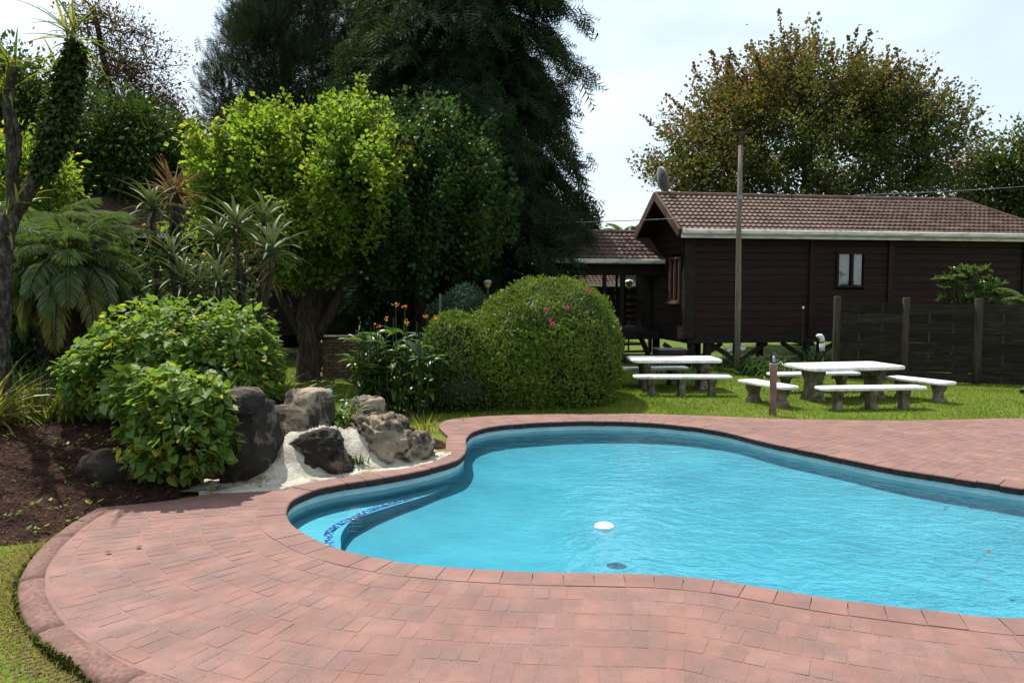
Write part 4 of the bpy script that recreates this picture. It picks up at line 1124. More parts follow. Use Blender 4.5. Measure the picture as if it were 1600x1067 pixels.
# ------------------------------------------------------------------ bollard lamp
bp_ = P(1207, 649, LAWN_Z)
bo = empty("bollard_lamp", (bp_.x, bp_.y, LAWN_Z), 0, "pinkish bollard lamp with a clear glass dome at the paving edge", "bollard lamp")
mb = MB(); mb.lathe((0, 0, 0), [(.060, -.06), (.059, .3), (.060, .72), (.066, .735), (.067, .86), (.064, .875), (.058, .88)], 18); mb.build("column", M["bollard"], bo, True)
mb = MB(); mb.lathe((0, 0, .88), [(.058, 0), (.060, .08), (.057, .14), (.045, .18), (.025, .203), (.004, .21)], 18); mb.build("glass_dome", M["glass_lamp"], bo, True)
mb = MB(); mb.lathe((0, 0, .88), [(.016, .01), (.018, .05), (.02, .10), (.012, .135)], 10); mb.build("bulb", M["white_plastic"], bo, True)
mb = MB(); mb.lathe((0, 0, .87), [(.064, 0), (.066, .012), (.060, .02)], 18); mb.build("collar", M["plaster"], bo, True)

# ------------------------------------------------------------------ concrete picnic sets
def sq_ring(a, b, z, n=20, e=.5, rot=0., off=(0, 0)):
    t = np.linspace(0, 2 * np.pi, n, endpoint=False)
    x = np.sign(np.cos(t)) * np.abs(np.cos(t)) ** e * a; y = np.sign(np.sin(t)) * np.abs(np.sin(t)) ** e * b
    return np.stack([x + off[0], y + off[1], np.full(n, z)], 1)
def slab_mesh(L_, W_, th, name, irregular=.006):
    mb = MB()
    prof_ = [(-.030, 0), (-.010, .006), (0, .02), (0, th - .02), (-.008, th - .006), (-.028, th)]
    rr = []
    for ins, z_ in prof_:
        n = 72; rng = sq_ring(L_ / 2 + ins, W_ / 2 + ins, z_, n, .16)
        for k_ in range(n):
            w_ = fbm((rng[k_][0], rng[k_][1], z_), 4) * irregular
            rng[k_] += np.array([w_, w_, w_ * .5])
        rr.append(rng)
    mb.rings(rr)
    return mb.mesh(name, M["white_stone"], False)
def pedestal_mesh(w_, t_, h_, seed, name):
    """Cast leg: scroll profile with plinth, waist and bracketed head."""
    mb = MB(); rr = []
    prof_ = [(0, 1.0, 1.05), (.07, 1.0, 1.05), (.09, .93, .95), (.17, .88, .92), (.30, .70, .84), (.46, .64, .78), (.6, .70, .82), (.74, .84, .9), (.85, .98, .98), (.93, 1.02, 1.0), (1, 1.02, 1.0)]
    zs = np.linspace(0, 1, 26)
    for z_ in zs:
        a = np.interp(z_, [q[0] for q in prof_], [q[1] for q in prof_]); b = np.interp(z_, [q[0] for q in prof_], [q[2] for q in prof_])
        n = 44; rg = sq_ring(w_ / 2 * a, t_ / 2 * b, z_ * h_, n, .42)
        for k_ in range(n):
            x, y, z0_ = rg[k_]
            r1 = noise.noise(Vector((x * 9 + seed, y * 9, z0_ * 9))) * .016 + noise.noise(Vector((x * 22 + seed, y * 22, z0_ * 18))) * .009
            gl = .012 * math.sin(x / w_ * 14) * math.sin(z_ * math.pi)
            l_ = math.hypot(x, y) + 1e-6
            rg[k_] += np.array([x / l_ * r1, y / l_ * (r1 + gl), 0])
        rr.append(rg)
    mb.rings(rr)
    return mb.mesh(name, M["stone_leg"], True)
TOP = slab_mesh(2.02, 1.08, .075, "table_top"); TOP_S = slab_mesh(1.88, 1.02, .075, "table_top")
BT = slab_mesh(1.95, .38, .065, "bench_seat"); BS = slab_mesh(1.25, .42, .065, "bench_seat")
TL = [pedestal_mesh(.62, .22, .60, s_, "leg") for s_ in (1, 2)]
BL = [pedestal_mesh(.32, .16, .345, s_, "leg") for s_ in (3, 4, 5)]
def picnic_table(x, y, yaw, label, top, span):
    t_ = empty("picnic_table", (x, y, LAWN_Z), yaw, label, "table", "concrete picnic tables on the lawn")
    link("table_top", top, t_).location = (0, 0, .60)
    for k_, sg in enumerate((-1, 1)):
        l_ = link("leg", TL[k_], t_); l_.location = (sg * span, 0, 0); l_.rotation_euler = (0, 0, math.pi / 2)
def bench(x, y, yaw, label, seat, spans):
    t_ = empty("stone_bench", (x, y, LAWN_Z), yaw, label, "bench", "concrete benches around the picnic tables")
    link("bench_seat", seat, t_).location = (0, 0, .345)
    for k_, s_ in enumerate(spans):
        l_ = link("leg", BL[k_ % 3], t_); l_.location = (s_, 0, 0); l_.rotation_euler = (0, 0, math.pi / 2 + (.1 if k_ % 2 else -.06))
picnic_table(6.48, 15.25, R(12), "white topped concrete table nearest the fence with four benches", TOP, .66)
bench(6.42, 13.95, R(5), "long white bench along the front of the table nearest the fence", BT, (-.62, 0, .62))
bench(6.3, 16.3, R(8), "long white bench behind the table nearest the fence", BT, (-.62, .62))
bench(4.75, 14.5, R(112), "short white bench beside the bollard lamp", BS, (-.38, .38))
bench(7.9, 15.1, R(118), "short white bench at the fence end of the table", BS, (-.38, .38))
picnic_table(3.46, 16.75, R(1), "white topped concrete table beside the round hedge", TOP_S, .62)
bench(3.43, 15.72, R(-1), "long white bench in front of the table beside the hedge", BT, (-.62, -.02, .60))
bench(2.95, 17.35, R(9), "long white bench behind the table beside the hedge", BT, (-.62, .62))

# half drum barbecue by the walkway steps
p = Q(1047, 548, 19.8)
dr = empty("drum_barbecue", (p.x, p.y, LAWN_Z), .1, "black half drum barbecue beside the walkway steps", "barbecue")
mb = MB(); rr = []
for x in (-.36, .36):
    rr.append([(x, .26 * math.cos(a), .62 - .28 * math.sin(a)) for a in np.linspace(0, math.pi, 12)] )
mb.rings(rr); mb.build("drum", M["metal_dark"], dr)
mb = MB(); mb.box((0, 0, .635), (.76, .56, .02)); mb.build("grill", M["metal_grey"], dr)
for sx in (-.28, .28):
    for sy in (-.18, .18):
        mb = MB(); mb.tube([(sx, sy, -.02), (sx * .9, sy * .9, .45)], .02, 6); mb.build("leg", M["metal_dark"], dr)

# vent pipe and thin rod by the cabin
p = Q(1284, 560, 20.0); zt = Q(1284, 524, 20.0).z
vp = empty("vent_pipe", (p.x, p.y, LAWN_Z), 0, "white gooseneck vent pipe near the fence end of the cabin", "vent pipe")
mb = MB(); mb.tube([(0, 0, -.1), (0, 0, .62)], .05, 10); mb.build("lower_pipe", M["bark"], vp, True)
mb = MB(); mb.tube([(0, 0, .56), (0, 0, .76)], .07, 12); mb.build("collar", M["white_plastic"], vp, True)
mb = MB(); hz = zt - LAWN_Z; mb.tube([(0, .002 * k_, .0) if False else (x_, .004 * k_, z_) for k_, (x_, z_) in enumerate([(0, .79), (0, hz - .12), (-.01, hz - .06), (-.04, hz - .02), (-.085, hz - .015), (-.12, hz - .05)])], [.068, .068, .066, .062, .06, .058], 12); mb.build("elbow", M["white_plastic"], vp, True)
p = Q(1253, 562, 20.6); zt = Q(1253, 481, 20.6).z
rd = empty("tap_standpipe", (p.x, p.y, LAWN_Z), 0, "thin standpipe with a white tip in front of the cabin wall", "standpipe")
mb = MB(); mb.tube([(0, 0, -.1), (.0, 0, zt - LAWN_Z)], .014, 6); mb.build("pipe", M["bark"], rd)
mb = MB(); mb.lathe((0, 0, zt - LAWN_Z), [(.02, -.03), (.03, 0), (.02, .04)], 8); mb.build("tip", M["white_plastic"], rd, True)
# small dark lawn spotlight at the right border
p = P(1600, 616, LAWN_Z)
gl_ = empty("ground_spotlight", (p.x, p.y, LAWN_Z), .4, "small black ground spotlight on the lawn at the right border", "spotlight")
mb = MB(); mb.tube([(0, 0, -.03), (0, 0, .08)], .012, 6); mb.build("spike", M["metal_dark"], gl_)
mb = MB(); mb.tube([(-.07, 0, .06), (.07, 0, .12)], [.05, .06], 10); mb.build("head", M["metal_dark"], gl_)
# ------------------------------------------------------------------ leaves and plants
T_LEAF = (np.array([(0, 0, 0), (-.27, .45, .07), (0, 1, -.08), (.27, .45, .07)]), np.array([[0, 3, 2], [0, 2, 1]]))
T_WIDE = (np.array([(0, 0, 0), (-.46, .40, .08), (-.22, .78, .02), (0, 1, -.10), (.22, .78, .02), (.46, .40, .08)]), np.array([[0, 5, 4, 3], [0, 3, 2, 1]]))
hx = [(0, .06, 0), (.26, -.04, .06), (.45, .22, .09), (.34, .62, .04), (0, 1, -.12), (-.34, .62, .04), (-.45, .22, .09), (-.26, -.04, .06), (0, .42, -.02)]
T_HEART = (np.array(hx), np.array([[8, k, (k + 1) % 8] for k in range(8)]))
T_LONG = (np.array([(0, 0, 0), (-.13, .35, .05), (-.09, .7, .02), (0, 1, -.10), (.09, .7, .02), (.13, .35, .05)]), np.array([[0, 5, 4, 3], [0, 3, 2, 1]]))
_sp, _sf = [], []
for k_ in range(9):
    y_ = .08 + .10 * k_; sg = 1 if k_ % 2 else -1; l_ = .42 * (1.05 - .07 * k_)
    b_ = len(_sp); _sp += [(0, y_, 0), (0, y_ + .075, 0), (sg * l_ * .8, y_ + l_ * .75, -.10 - .04 * (k_ % 3))]; _sf.append((b_, b_ + 1, b_ + 2))
_sp += [(-.018, 0, 0), (.018, 0, 0), (0, 1.1, -.1)]; _sf.append((27, 28, 29))
T_SPRAY = (np.array(_sp), np.array(_sf))

def unit_v(v): return v / (np.linalg.norm(v, axis=-1, keepdims=True) + 1e-9)
def frames(d, up):
    y = unit_v(d); x = unit_v(np.cross(y, up)); z = np.cross(x, y)
    return x, y, z
def leaves(T, pos, d, up, size, tint):
    tv, tf = T; x, y, z = frames(d, up); size = np.asarray(size)[:, None, None]
    V = pos[:, None, :] + size * (tv[None, :, 0, None] * x[:, None, :] + tv[None, :, 1, None] * y[:, None, :] + tv[None, :, 2, None] * z[:, None, :])
    k, n = len(tv), len(pos)
    F = (tf[None] + (np.arange(n) * k)[:, None, None]).reshape(-1, tf.shape[1])
    return V.reshape(-1, 3), F, np.repeat(tint, len(tf))
def leaf_obj(name, mat, parent, *sets, kind=None):
    mb = MB()
    for s_ in sets: mb.add(s_[0], [s_[1]], s_[2])
    o_ = mb.build(name, mat, parent)
    if kind: o_["kind"] = kind
    return o_

def ellip_pts(ells, n, shell=.45, zmin=None):
    vol = np.array([np.prod(e[1]) ** .8 for e in ells]); vol /= vol.sum()
    out = []
    while len(out) < n:
        e = ells[RNG.choice(len(ells), p=vol)]
        v = unit_v(RNG.normal(size=3)) * RNG.random() ** shell * np.array(e[1]) + np.array(e[0])
        if zmin is not None and v[2] < zmin: continue
        out.append(v)
    return np.array(out)

def skeleton(trunk, centers, r_tip=.010, power=.46, rise=.35, sides=5, r_max=None):
    """Limbs from the trunk line to every clump centre; thickness from the clumps each limb carries."""
    trunk = [np.array(p, float) for p in trunk]
    nodes_ = list(trunk); par = [-1] + list(range(len(trunk) - 1))
    c0 = trunk[-1]
    for c in centers[np.argsort(np.linalg.norm(centers - c0, axis=1))]:
        A = np.array(nodes_); st_ = max(1, len(trunk) // 3)
        dd = np.linalg.norm(A - c, axis=1) + .8 * np.maximum(0, A[:, 2] - c[2] + .1)
        dd[:st_] += 5
        k = int(np.argmin(dd)); L_ = np.linalg.norm(A[k] - c)
        m_ = A[k] * .5 + c * .5 + np.array([0, 0, -.10 * L_ * rise]) + RNG.normal(0, .05 * L_, 3)
        nodes_.append(m_); par.append(k); nodes_.append(c); par.append(len(nodes_) - 2)
    cnt = np.ones(len(nodes_))
    for k in range(len(nodes_) - 1, 0, -1): cnt[par[k]] += cnt[k] * .5
    rad = r_tip * cnt ** power
    if r_max: rad = rad * min(1, 1) ; rad = np.minimum(rad, r_max)
    mb = MB()
    for k in range(1, len(nodes_)):
        a, b = nodes_[par[k]], nodes_[k]
        if np.linalg.norm(a - b) < 1e-4: continue
        mb.tube([a, b], [min(rad[par[k]], rad[k] * 1.6), rad[k]], sides, False)
    return mb, nodes_, rad

def tree(name, label, cat, base, trunk, centers, per, sigma, size, leafm, barkm="bark", T=T_LEAF, shoot=0., shoot_up=.6, droop=.25, up=1.0, tint=(.5, .22), trunk_r=None, group=None, r_tip=.010, twigs=0, crown_name="crown", tint_fn=None, power=.46):
    base = np.array(base, float)
    t_ = empty(name, tuple(base), 0, label, cat, group)
    trunk = np.array(trunk, float)
    mb, nd, rad = skeleton(trunk - base, centers - base, r_tip, power=power)
    if trunk_r:
        pts_ = catmull(trunk - base, 5); rr = np.linspace(trunk_r, max(trunk_r * .45, .03), len(pts_)); rr[0] *= 1.35
        V, F = tube(pts_, rr, 12); 
        V = V + np.array([noise.noise(Vector(v) * 3.0) for v in V])[:, None] * trunk_r * .22
        mb.add(V, F)
    cm_ = centers.mean(0); C = np.repeat(centers, per, 0); n = len(C)
    out = unit_v(C - cm_ + np.array([0, 0, .3]))
    pos = C + RNG.normal(size=(n, 3)) * (np.array(sigma) if np.ndim(sigma) else sigma)
    if shoot:
        sd = unit_v(np.repeat(unit_v(centers - cm_) * (1 - shoot_up) + np.array([0, 0, shoot_up]) + RNG.normal(0, .25, centers.shape), per, 0))
        pos = pos + sd * (RNG.random(n) ** 1.3 * shoot)[:, None]
        out = unit_v(out + sd)
    if twigs:
        for c in centers:
            for _ in range(twigs):
                e = c + RNG.normal(size=3) * (np.array(sigma) if np.ndim(sigma) else sigma) * 1.1
                mb.tube([c - base, e - base], [r_tip * .8, r_tip * .3], 3, False)
    mb.build("trunk", M[barkm], t_, True)
    d = unit_v(unit_v(pos - C) * .7 + out * .5 + RNG.normal(0, .5, (n, 3)) + np.array([0, 0, -droop]))
    u_ = unit_v(RNG.normal(0, .8, (n, 3)) + np.array([0, 0, up]))
    tn = np.clip(RNG.normal(tint[0], tint[1], n) + np.repeat(RNG.normal(0, tint[1] * .7, len(centers)), per), 0, 1)
    if tint_fn is not None: tn = np.clip(tn + tint_fn(pos), 0, 1)
    sz = size * np.exp(RNG.normal(0, .22, n))
    leaf_obj(crown_name, M[leafm], t_, leaves(T, pos - base, d, u_, sz, tn))
    return t_

# ---- maple standing in front of the left cabin
b_ = Q(482, 596, 18.2); b_.z = LAWN_Z
mx_, my_ = b_.x, b_.y
def mp_(px, py, D): return tuple(Q(px, py, D))
ells = [(mp_(500, 262, 18.2), (1.3, 1.4, 1.25)), (mp_(400, 310, 17.8), (1.4, 1.5, 1.25)), (mp_(545, 340, 17.6), (1.2, 1.6, 1.3)), (mp_(340, 360, 18.0), (.8, 1.2, .85)), (mp_(470, 400, 17.2), (1.4, 1.2, .8)), (mp_(430, 250, 18.4), (.8, 1.0, .8)), (mp_(560, 250, 18.6), (.7, 1.0, .9))]
cs = ellip_pts(ells, 230, .35, zmin=1.75)
trunk = [(mx_, my_, LAWN_Z - .1), (mx_ + .03, my_, .8), (mx_ + .0, my_, 1.6), (mx_ + .1, my_, 2.3), (mx_ + .2, my_, 3.0)]
t = tree("maple_tree", "broad maple tree with bright yellow green crown behind the aloes", "tree", (mx_, my_, LAWN_Z), trunk, cs, 190, .125, .098, "l_maple", "bark", T_WIDE, shoot=.80, shoot_up=.9, droop=.75, tint=(.44, .17), trunk_r=.32, r_tip=.010)
mb = MB()
for a, b, r0 in (((0, 0, .9), (-.85, .1, 2.6), .15), ((.05, 0, .8), (1.0, -.15, 2.5), .15), ((.1, 0, 1.0), (.25, .3, 3.0), .2)):
    mb.tube([a, tuple(np.array(a) * .5 + np.array(b) * .5 + np.array([0, 0, -.12])), b], [r0, r0 * .8, r0 * .5], 9)
mb.build("limb", M["bark"], t, True)

lead, mbl = [], MB(); b0_ = np.array([mx_, my_, LAWN_Z])
tops = cs[np.argsort(-(cs[:, 2] - .12 * np.abs(cs[:, 0] - mx_) + RNG.normal(0, .35, len(cs))))][:85]
for c in tops:
    d0 = unit_v(np.array([.12 * (c[0] - mx_), 0, 1.]) + RNG.normal(0, .12, 3)); L0 = RNG.uniform(.5, 1.25); n0 = int(150 * L0); t0 = RNG.random(n0)
    mbl.tube([c - b0_, c + d0 * L0 - b0_], [.012, .004], 4, False)
    lead.append(np.c_[c + d0 * (t0 * L0)[:, None] + RNG.normal(0, .11, (n0, 3)) * (1.15 - .5 * t0)[:, None], np.repeat(d0[None], n0, 0)])
lead = np.concatenate(lead); n0 = len(lead)
leaf_obj("leading_shoots", M["l_maple"], t, leaves(T_WIDE, lead[:, :3] - b0_, unit_v(lead[:, 3:] * .1 + RNG.normal(0, .7, (n0, 3)) + np.array([0, 0, -.6])), unit_v(RNG.normal(0, .8, (n0, 3)) + np.array([0, 0, 1.])), .095 * np.exp(RNG.normal(0, .22, n0)), np.clip(RNG.normal(.5, .16, n0), 0, .85)))
mbl.build("twigs", M["bark"], t)["kind"] = "stuff"
# ---- darker companion tree to its right
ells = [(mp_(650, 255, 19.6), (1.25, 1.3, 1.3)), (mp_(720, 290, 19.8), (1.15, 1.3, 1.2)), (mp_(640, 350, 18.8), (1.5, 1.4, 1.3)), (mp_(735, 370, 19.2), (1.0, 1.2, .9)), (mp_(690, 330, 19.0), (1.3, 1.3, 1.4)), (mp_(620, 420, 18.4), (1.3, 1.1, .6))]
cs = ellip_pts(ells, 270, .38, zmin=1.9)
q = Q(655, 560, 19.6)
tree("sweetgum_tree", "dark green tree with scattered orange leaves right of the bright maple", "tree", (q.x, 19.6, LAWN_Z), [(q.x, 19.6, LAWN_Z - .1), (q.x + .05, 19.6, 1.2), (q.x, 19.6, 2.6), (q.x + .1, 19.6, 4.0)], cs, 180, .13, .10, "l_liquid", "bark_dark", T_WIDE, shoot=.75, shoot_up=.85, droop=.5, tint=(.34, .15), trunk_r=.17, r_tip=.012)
# ---- tall drooping conifer
def conifer(name, label, base, H, R0, z_lo, n_br, leafm, mat_b="bark_dark", seed=1, spray=.5, per=34, top_open=.6, droop=.55, rz=lambda t: (1 - t) ** .6):
    rn = np.random.default_rng(seed); base = np.array(base, float)
    t_ = empty(name, tuple(base), 0, label, "tree")
    mb = MB(); mb.tube([(0, 0, -.1), (.05, 0, H * .4), (0, .05, H * .75), (0, 0, H)], [H * .026, H * .018, H * .009, .02], 9)
    P_, D_, S_ = [], [], []
    for k in range(n_br):
        t = (k + rn.random()) / n_br; z = z_lo + (H - z_lo) * t
        L_ = R0 * rz(t) * rn.uniform(.62, 1.12) + .25; az = rn.uniform(0, 2 * np.pi)
        hd = np.array([math.cos(az), math.sin(az), 0])
        el = .35 * t + rn.normal(.08, .12)
        s_ = np.linspace(0, 1, 9)
        pts_ = np.array([hd * L_ * q + np.array([0, 0, z + L_ * (el * q - droop * .75 * q * q)]) for q in s_])
        pts_[1:] += np.cumsum(rn.normal(0, .03 * L_, (8, 3)), 0) * .5
        mb.tube(pts_, np.linspace(.016 * L_ + .012, .008, 9), 4, False)
        m_ = int(per * (L_ / R0 + .25))
        q = rn.uniform(.22, 1.04, m_); 
        b = np.stack([np.interp(q, s_, pts_[:, c]) for c in range(3)], 1)
        side = np.cross(hd, [0, 0, 1])
        b += side * (rn.normal(0, .12, m_) * L_ * (.45 + .5 * q))[:, None] * .8 + np.array([0, 0, 1.]) * rn.normal(-.02, .12, m_)[:, None]
        dd = unit_v(hd * .7 + side * rn.normal(0, .6, m_)[:, None] + np.array([0, 0, -1.]) * rn.uniform(.1, 1.3, m_)[:, None] * droop * 1.6 + rn.normal(0, .25, (m_, 3)))
        P_.append(b); D_.append(dd); S_.append(spray * np.exp(rn.normal(0, .25, m_)))
    P_, D_, S_ = np.concatenate(P_), np.concatenate(D_), np.concatenate(S_); n = len(P_)
    mb.build("trunk", M[mat_b], t_, True)
    tn = np.clip(rn.normal(.42, .25, n), 0, 1)
    u_ = unit_v(rn.normal(0, 1, (n, 3)) + np.array([0, 0, .4]))
    leaf_obj("crown", M[leafm], t_, leaves(T_SPRAY, P_, D_, u_, S_, tn))
    return t_
b_ = Q(722, 500, 24.5)
conifer("conifer_tree", "huge dark drooping conifer towering in the middle of the picture", (b_.x, 24.5, LAWN_Z), 16.0, 3.45, 1.0, 560, "l_conifer", seed=5, spray=.48, per=118, droop=.85, rz=lambda t: (.95 + .05 * min(1, t * 4)) * min(1, (1.03 - t) * 2.4) ** .8)

# ---- dark evergreen left of the conifer: upright plumes
def cone_centers(base, H, R0, z_lo, n, seed, p=.8, shell=.45):
    rn = np.random.default_rng(seed); out = []
    for _ in range(n):
        t = rn.random() ** 1.25; r_ = R0 * (1 - t) ** p * rn.random() ** shell; a = rn.uniform(0, 6.283)
        out.append((base[0] + r_ * math.cos(a), base[1] + r_ * math.sin(a), z_lo + (H - z_lo) * t))
    return np.array(out)
b_ = Q(452, 520, 29)
cs = cone_centers((b_.x, 29, 0), 16.5, 4.1, 2.5, 420, 3, .85, .4)
tree("evergreen_tree", "tall dark pyramidal evergreen left of the conifer", "tree", (b_.x, 29, LAWN_Z), [(b_.x, 29, 0), (b_.x, 29, 4), (b_.x + .1, 29, 8), (b_.x, 29, 12), (b_.x, 29, 15)], cs, 125, .24, .30, "l_dark", "bark_dark", T_SPRAY, shoot=.8, shoot_up=.8, droop=-.7, trunk_r=.32, tint=(.45, .25), r_tip=.014)
# second one closing the gap to the conifer
b_ = Q(575, 520, 31)
cs = cone_centers((b_.x, 31, 0), 16.5, 3.4, 3, 260, 9, .7, .45)
tree("evergreen_tree", "dark evergreen between the pyramidal tree and the conifer", "tree", (b_.x, 31, LAWN_Z), [(b_.x, 31, 0), (b_.x, 31, 5), (b_.x, 31, 10), (b_.x, 31, 15)], cs, 125, .26, .30, "l_dark", "bark_dark", T_SPRAY, shoot=.8, shoot_up=.8, droop=-.6, trunk_r=.32, tint=(.5, .25), r_tip=.014)

# ---- sparse russet tree at the upper left
b_ = Q(205, 520, 27)
ells = [(mp_(165, 80, 27), (1.35, 1.5, 1.9)), (mp_(215, 130, 27), (1.55, 1.5, 2.0)), (mp_(245, 200, 27), (1.2, 1.4, 1.6)), (mp_(170, 190, 27), (1.4, 1.4, 1.6)), (mp_(150, 30, 27), (.9, 1.0, 1.1))]
cs = ellip_pts(ells, 210, .5)
tree("russet_tree", "thin airy tree with russet autumn leaves against the sky", "tree", (b_.x, 27, LAWN_Z), [(b_.x + .3, 27, 0), (b_.x + .1, 27, 3), (b_.x - .1, 27, 6), (b_.x - .5, 27, 9), (b_.x - .9, 27, 11.5)], cs, 48, .27, .105, "l_brown", "bark", T_LEAF, droop=.2, trunk_r=.17, tint=(.42, .3), r_tip=.014, twigs=6)

# ---- green background trees on the left
def round_tree(name, label, px, py, D, rx, rz_, leafm, nC, per, size, seed, sig=.3, lobes=7, group=None, T=T_LEAF, tint=(.5, .25), base_px=None, shoot=.2):
    rn = np.random.default_rng(seed); c = np.array(Q(px, py, D))
    ells = [(tuple(c), (rx * .7, rx * .7, rz_ * .75))]
    for k in range(lobes):
        v = unit_v(rn.normal(size=3)) * np.array([rx, rx, rz_]) * .55
        s_ = rn.uniform(.38, .6)
        ells.append((tuple(c + v), (rx * s_, rx * s_, rz_ * s_)))
    cs_ = ellip_pts(ells, nC, .33)
    return tree(name, label, "tree", (c[0], c[1], LAWN_Z), [(c[0], c[1], LAWN_Z), (c[0] + .1, c[1], c[2] * .35), (c[0], c[1], c[2] * .7), (c[0], c[1], c[2])], cs_, per, sig, size, leafm, "bark_dark", T, shoot=shoot, trunk_r=.1 + rx * .06, tint=tint, group=group, r_tip=.012)
g_ = "trees behind the left cabin"
round_tree("garden_tree", "dense dark tree filling the gap below the russet tree", 150, 285, 25.5, 2.3, 2.2, "l_mid", 230, 70, .17, 21, .3, 8, g_, tint=(.25, .2))
round_tree("garden_tree", "dark bushy tree at the left border behind the yucca trunks", 40, 210, 24.5, 2.1, 2.4, "l_mid", 230, 70, .17, 22, .3, 8, g_, tint=(.3, .2))
round_tree("garden_tree", "olive brown tree between the russet tree and the evergreen", 282, 265, 26.5, 1.5, 2.2, "l_brown", 190, 60, .16, 23, .28, 7, g_, tint=(.2, .2))
round_tree("garden_tree", "bright green shrub tree at the left border behind the palm", 38, 300, 16.5, 1.0, 1.2, "l_maple", 110, 70, .11, 27, .2, 6, tint=(.45, .2))
round_tree("garden_tree", "dark green tree under the russet crown", 215, 250, 24.3, 1.7, 1.7, "l_mid", 170, 70, .16, 24, .28, 7, g_, tint=(.3, .2))
round_tree("garden_tree", "small rounded dark tree showing beside the conifer above the walkway roof", 894, 362, 33, 1.0, 1.3, "l_dark", 90, 70, .17, 25, .22, 4, shoot=.3)

# ---- autumn oak behind the cabin
OD = 30.0
ells = [(mp_(1255, 235, OD), (4.2, 3.6, 2.9)), (mp_(1130, 255, OD), (2.3, 2.6, 2.0)), (mp_(1375, 240, OD), (2.5, 2.6, 2.1)), (mp_(1255, 160, OD), (2.6, 2.4, 1.6)), (mp_(1170, 190, OD), (2.0, 2.2, 1.5)), (mp_(1340, 185, OD), (1.9, 2.2, 1.4)), (mp_(1080, 285, OD), (1.2, 1.6, 1.1)), (mp_(1440, 280, OD), (1.2, 1.6, 1.2)), (mp_(1240, 300, OD - 1.5), (4.4, 2.4, 1.4))]
cs = ellip_pts(ells, 600, .46, zmin=3.2)
ob_ = Q(1255, 400, OD)
def oak_tint(p): return .30 * ss(6.5, 11.0, p[:, 2]) + .18 * ss(10.5, 7.0, p[:, 0]) - .10
tree("oak_tree", "big rounded oak turning russet behind the cabin roof", "tree", (ob_.x, OD, LAWN_Z), [(ob_.x, OD, 0), (ob_.x + .1, OD, 2), (ob_.x, OD, 4), (ob_.x + .1, OD, 6), (ob_.x, OD, 8)], cs, 140, .20, .105, "l_oak", "bark", T_WIDE, shoot=1.3, shoot_up=.5, droop=.1, tint=(.26, .17), trunk_r=.4, r_tip=.016, tint_fn=oak_tint)
# long leading shoots that break its outline
oak = [o_ for o_ in bpy.data.objects if o_.name.startswith("oak_tree")][0]
sh = []; mbs = MB(); cb_ = np.array([ob_.x, OD, 5.0]); base_ = np.array([ob_.x, OD, LAWN_Z])
far_c_ = cs[np.argsort(-np.linalg.norm((cs - cb_) * np.array([.85, 1, 1.3]), axis=1))][:260]
for c in far_c_[far_c_[:, 2] > 4.6][:130]:
    d0 = unit_v(unit_v(c - cb_) * .75 + np.array([0, 0, .45]) + RNG.normal(0, .3, 3)); L0 = RNG.uniform(.7, 2.3); n0 = int(44 * L0)
    t0 = RNG.random(n0); mbs.tube([c - base_, c + d0 * L0 - base_], [.014, .004], 3, False)
    sh.append(np.c_[c + d0 * (t0 * L0)[:, None] + RNG.normal(0, .085, (n0, 3)) * (1.1 - t0)[:, None], np.repeat(d0[None], n0, 0)])
sh = np.concatenate(sh); n0 = len(sh)
leaf_obj("leading_shoots", M["l_oak"], oak, leaves(T_WIDE, sh[:, :3] - base_, unit_v(sh[:, 3:] + RNG.normal(0, .7, (n0, 3))), unit_v(RNG.normal(size=(n0, 3)) + np.array([0, 0, .6])), .11 * np.exp(RNG.normal(0, .2, n0)), np.clip(RNG.normal(.5, .2, n0), 0, 1)))
mbs.build("twigs", M["bark"], oak)["kind"] = "stuff"
round_tree("bare_tree", "greyish thinning tree between oak and the green tree at right", 1500, 285, 33, 1.5, 1.6, "l_brown", 120, 26, .15, 31, .34, 5, tint=(.75, .25))
round_tree("garden_tree", "dense fresh green tree at the right border", 1625, 280, 26, 2.0, 2.4, "l_mid", 230, 80, .15, 33, .24, 8, tint=(.75, .2), shoot=.1)
round_tree("garden_tree", "green shrub tree at the right border beside the cabin end", 1612, 420, 27, 1.3, 1.6, "l_mid", 120, 60, .16, 35, .24, 5, tint=(.6, .2))
round_tree("garden_tree", "green tree behind the cabin end at right", 1560, 350, 34, 2.2, 2.0, "l_mid", 130, 60, .2, 37, .3, 5, tint=(.5, .2))

# distant wood along the horizon
mb = MB(); n = 26000
ang = RNG.uniform(-1.25, 1.25, n); rr = RNG.uniform(62, 85, n)
bx_, by_ = rr * np.sin(ang), rr * np.cos(ang)
hh = np.array([3.0 + 2.6 * fbm((a * 6, 0, 2), 1, 4) + 1.2 * fbm((a * 22, 0, 4), 1, 3) for a in ang]); hh = np.clip(hh, 1.6, 5.5)
zz_ = hh * RNG.random(n) ** .7
pos = np.stack([bx_, by_, zz_], 1)
s_ = leaves(T_WIDE, pos, unit_v(RNG.normal(size=(n, 3))), unit_v(RNG.normal(size=(n, 3)) + np.array([0, 0, .6])), RNG.uniform(.5, 1.1, n), np.clip(RNG.normal(.45, .25, n), 0, 1))
wd = leaf_obj("distant_wood", M["l_mid"], None, s_); tag(wd, "distant belt of green trees along the horizon", "woodland", kind="stuff")
p = Q(980, 375, 40)

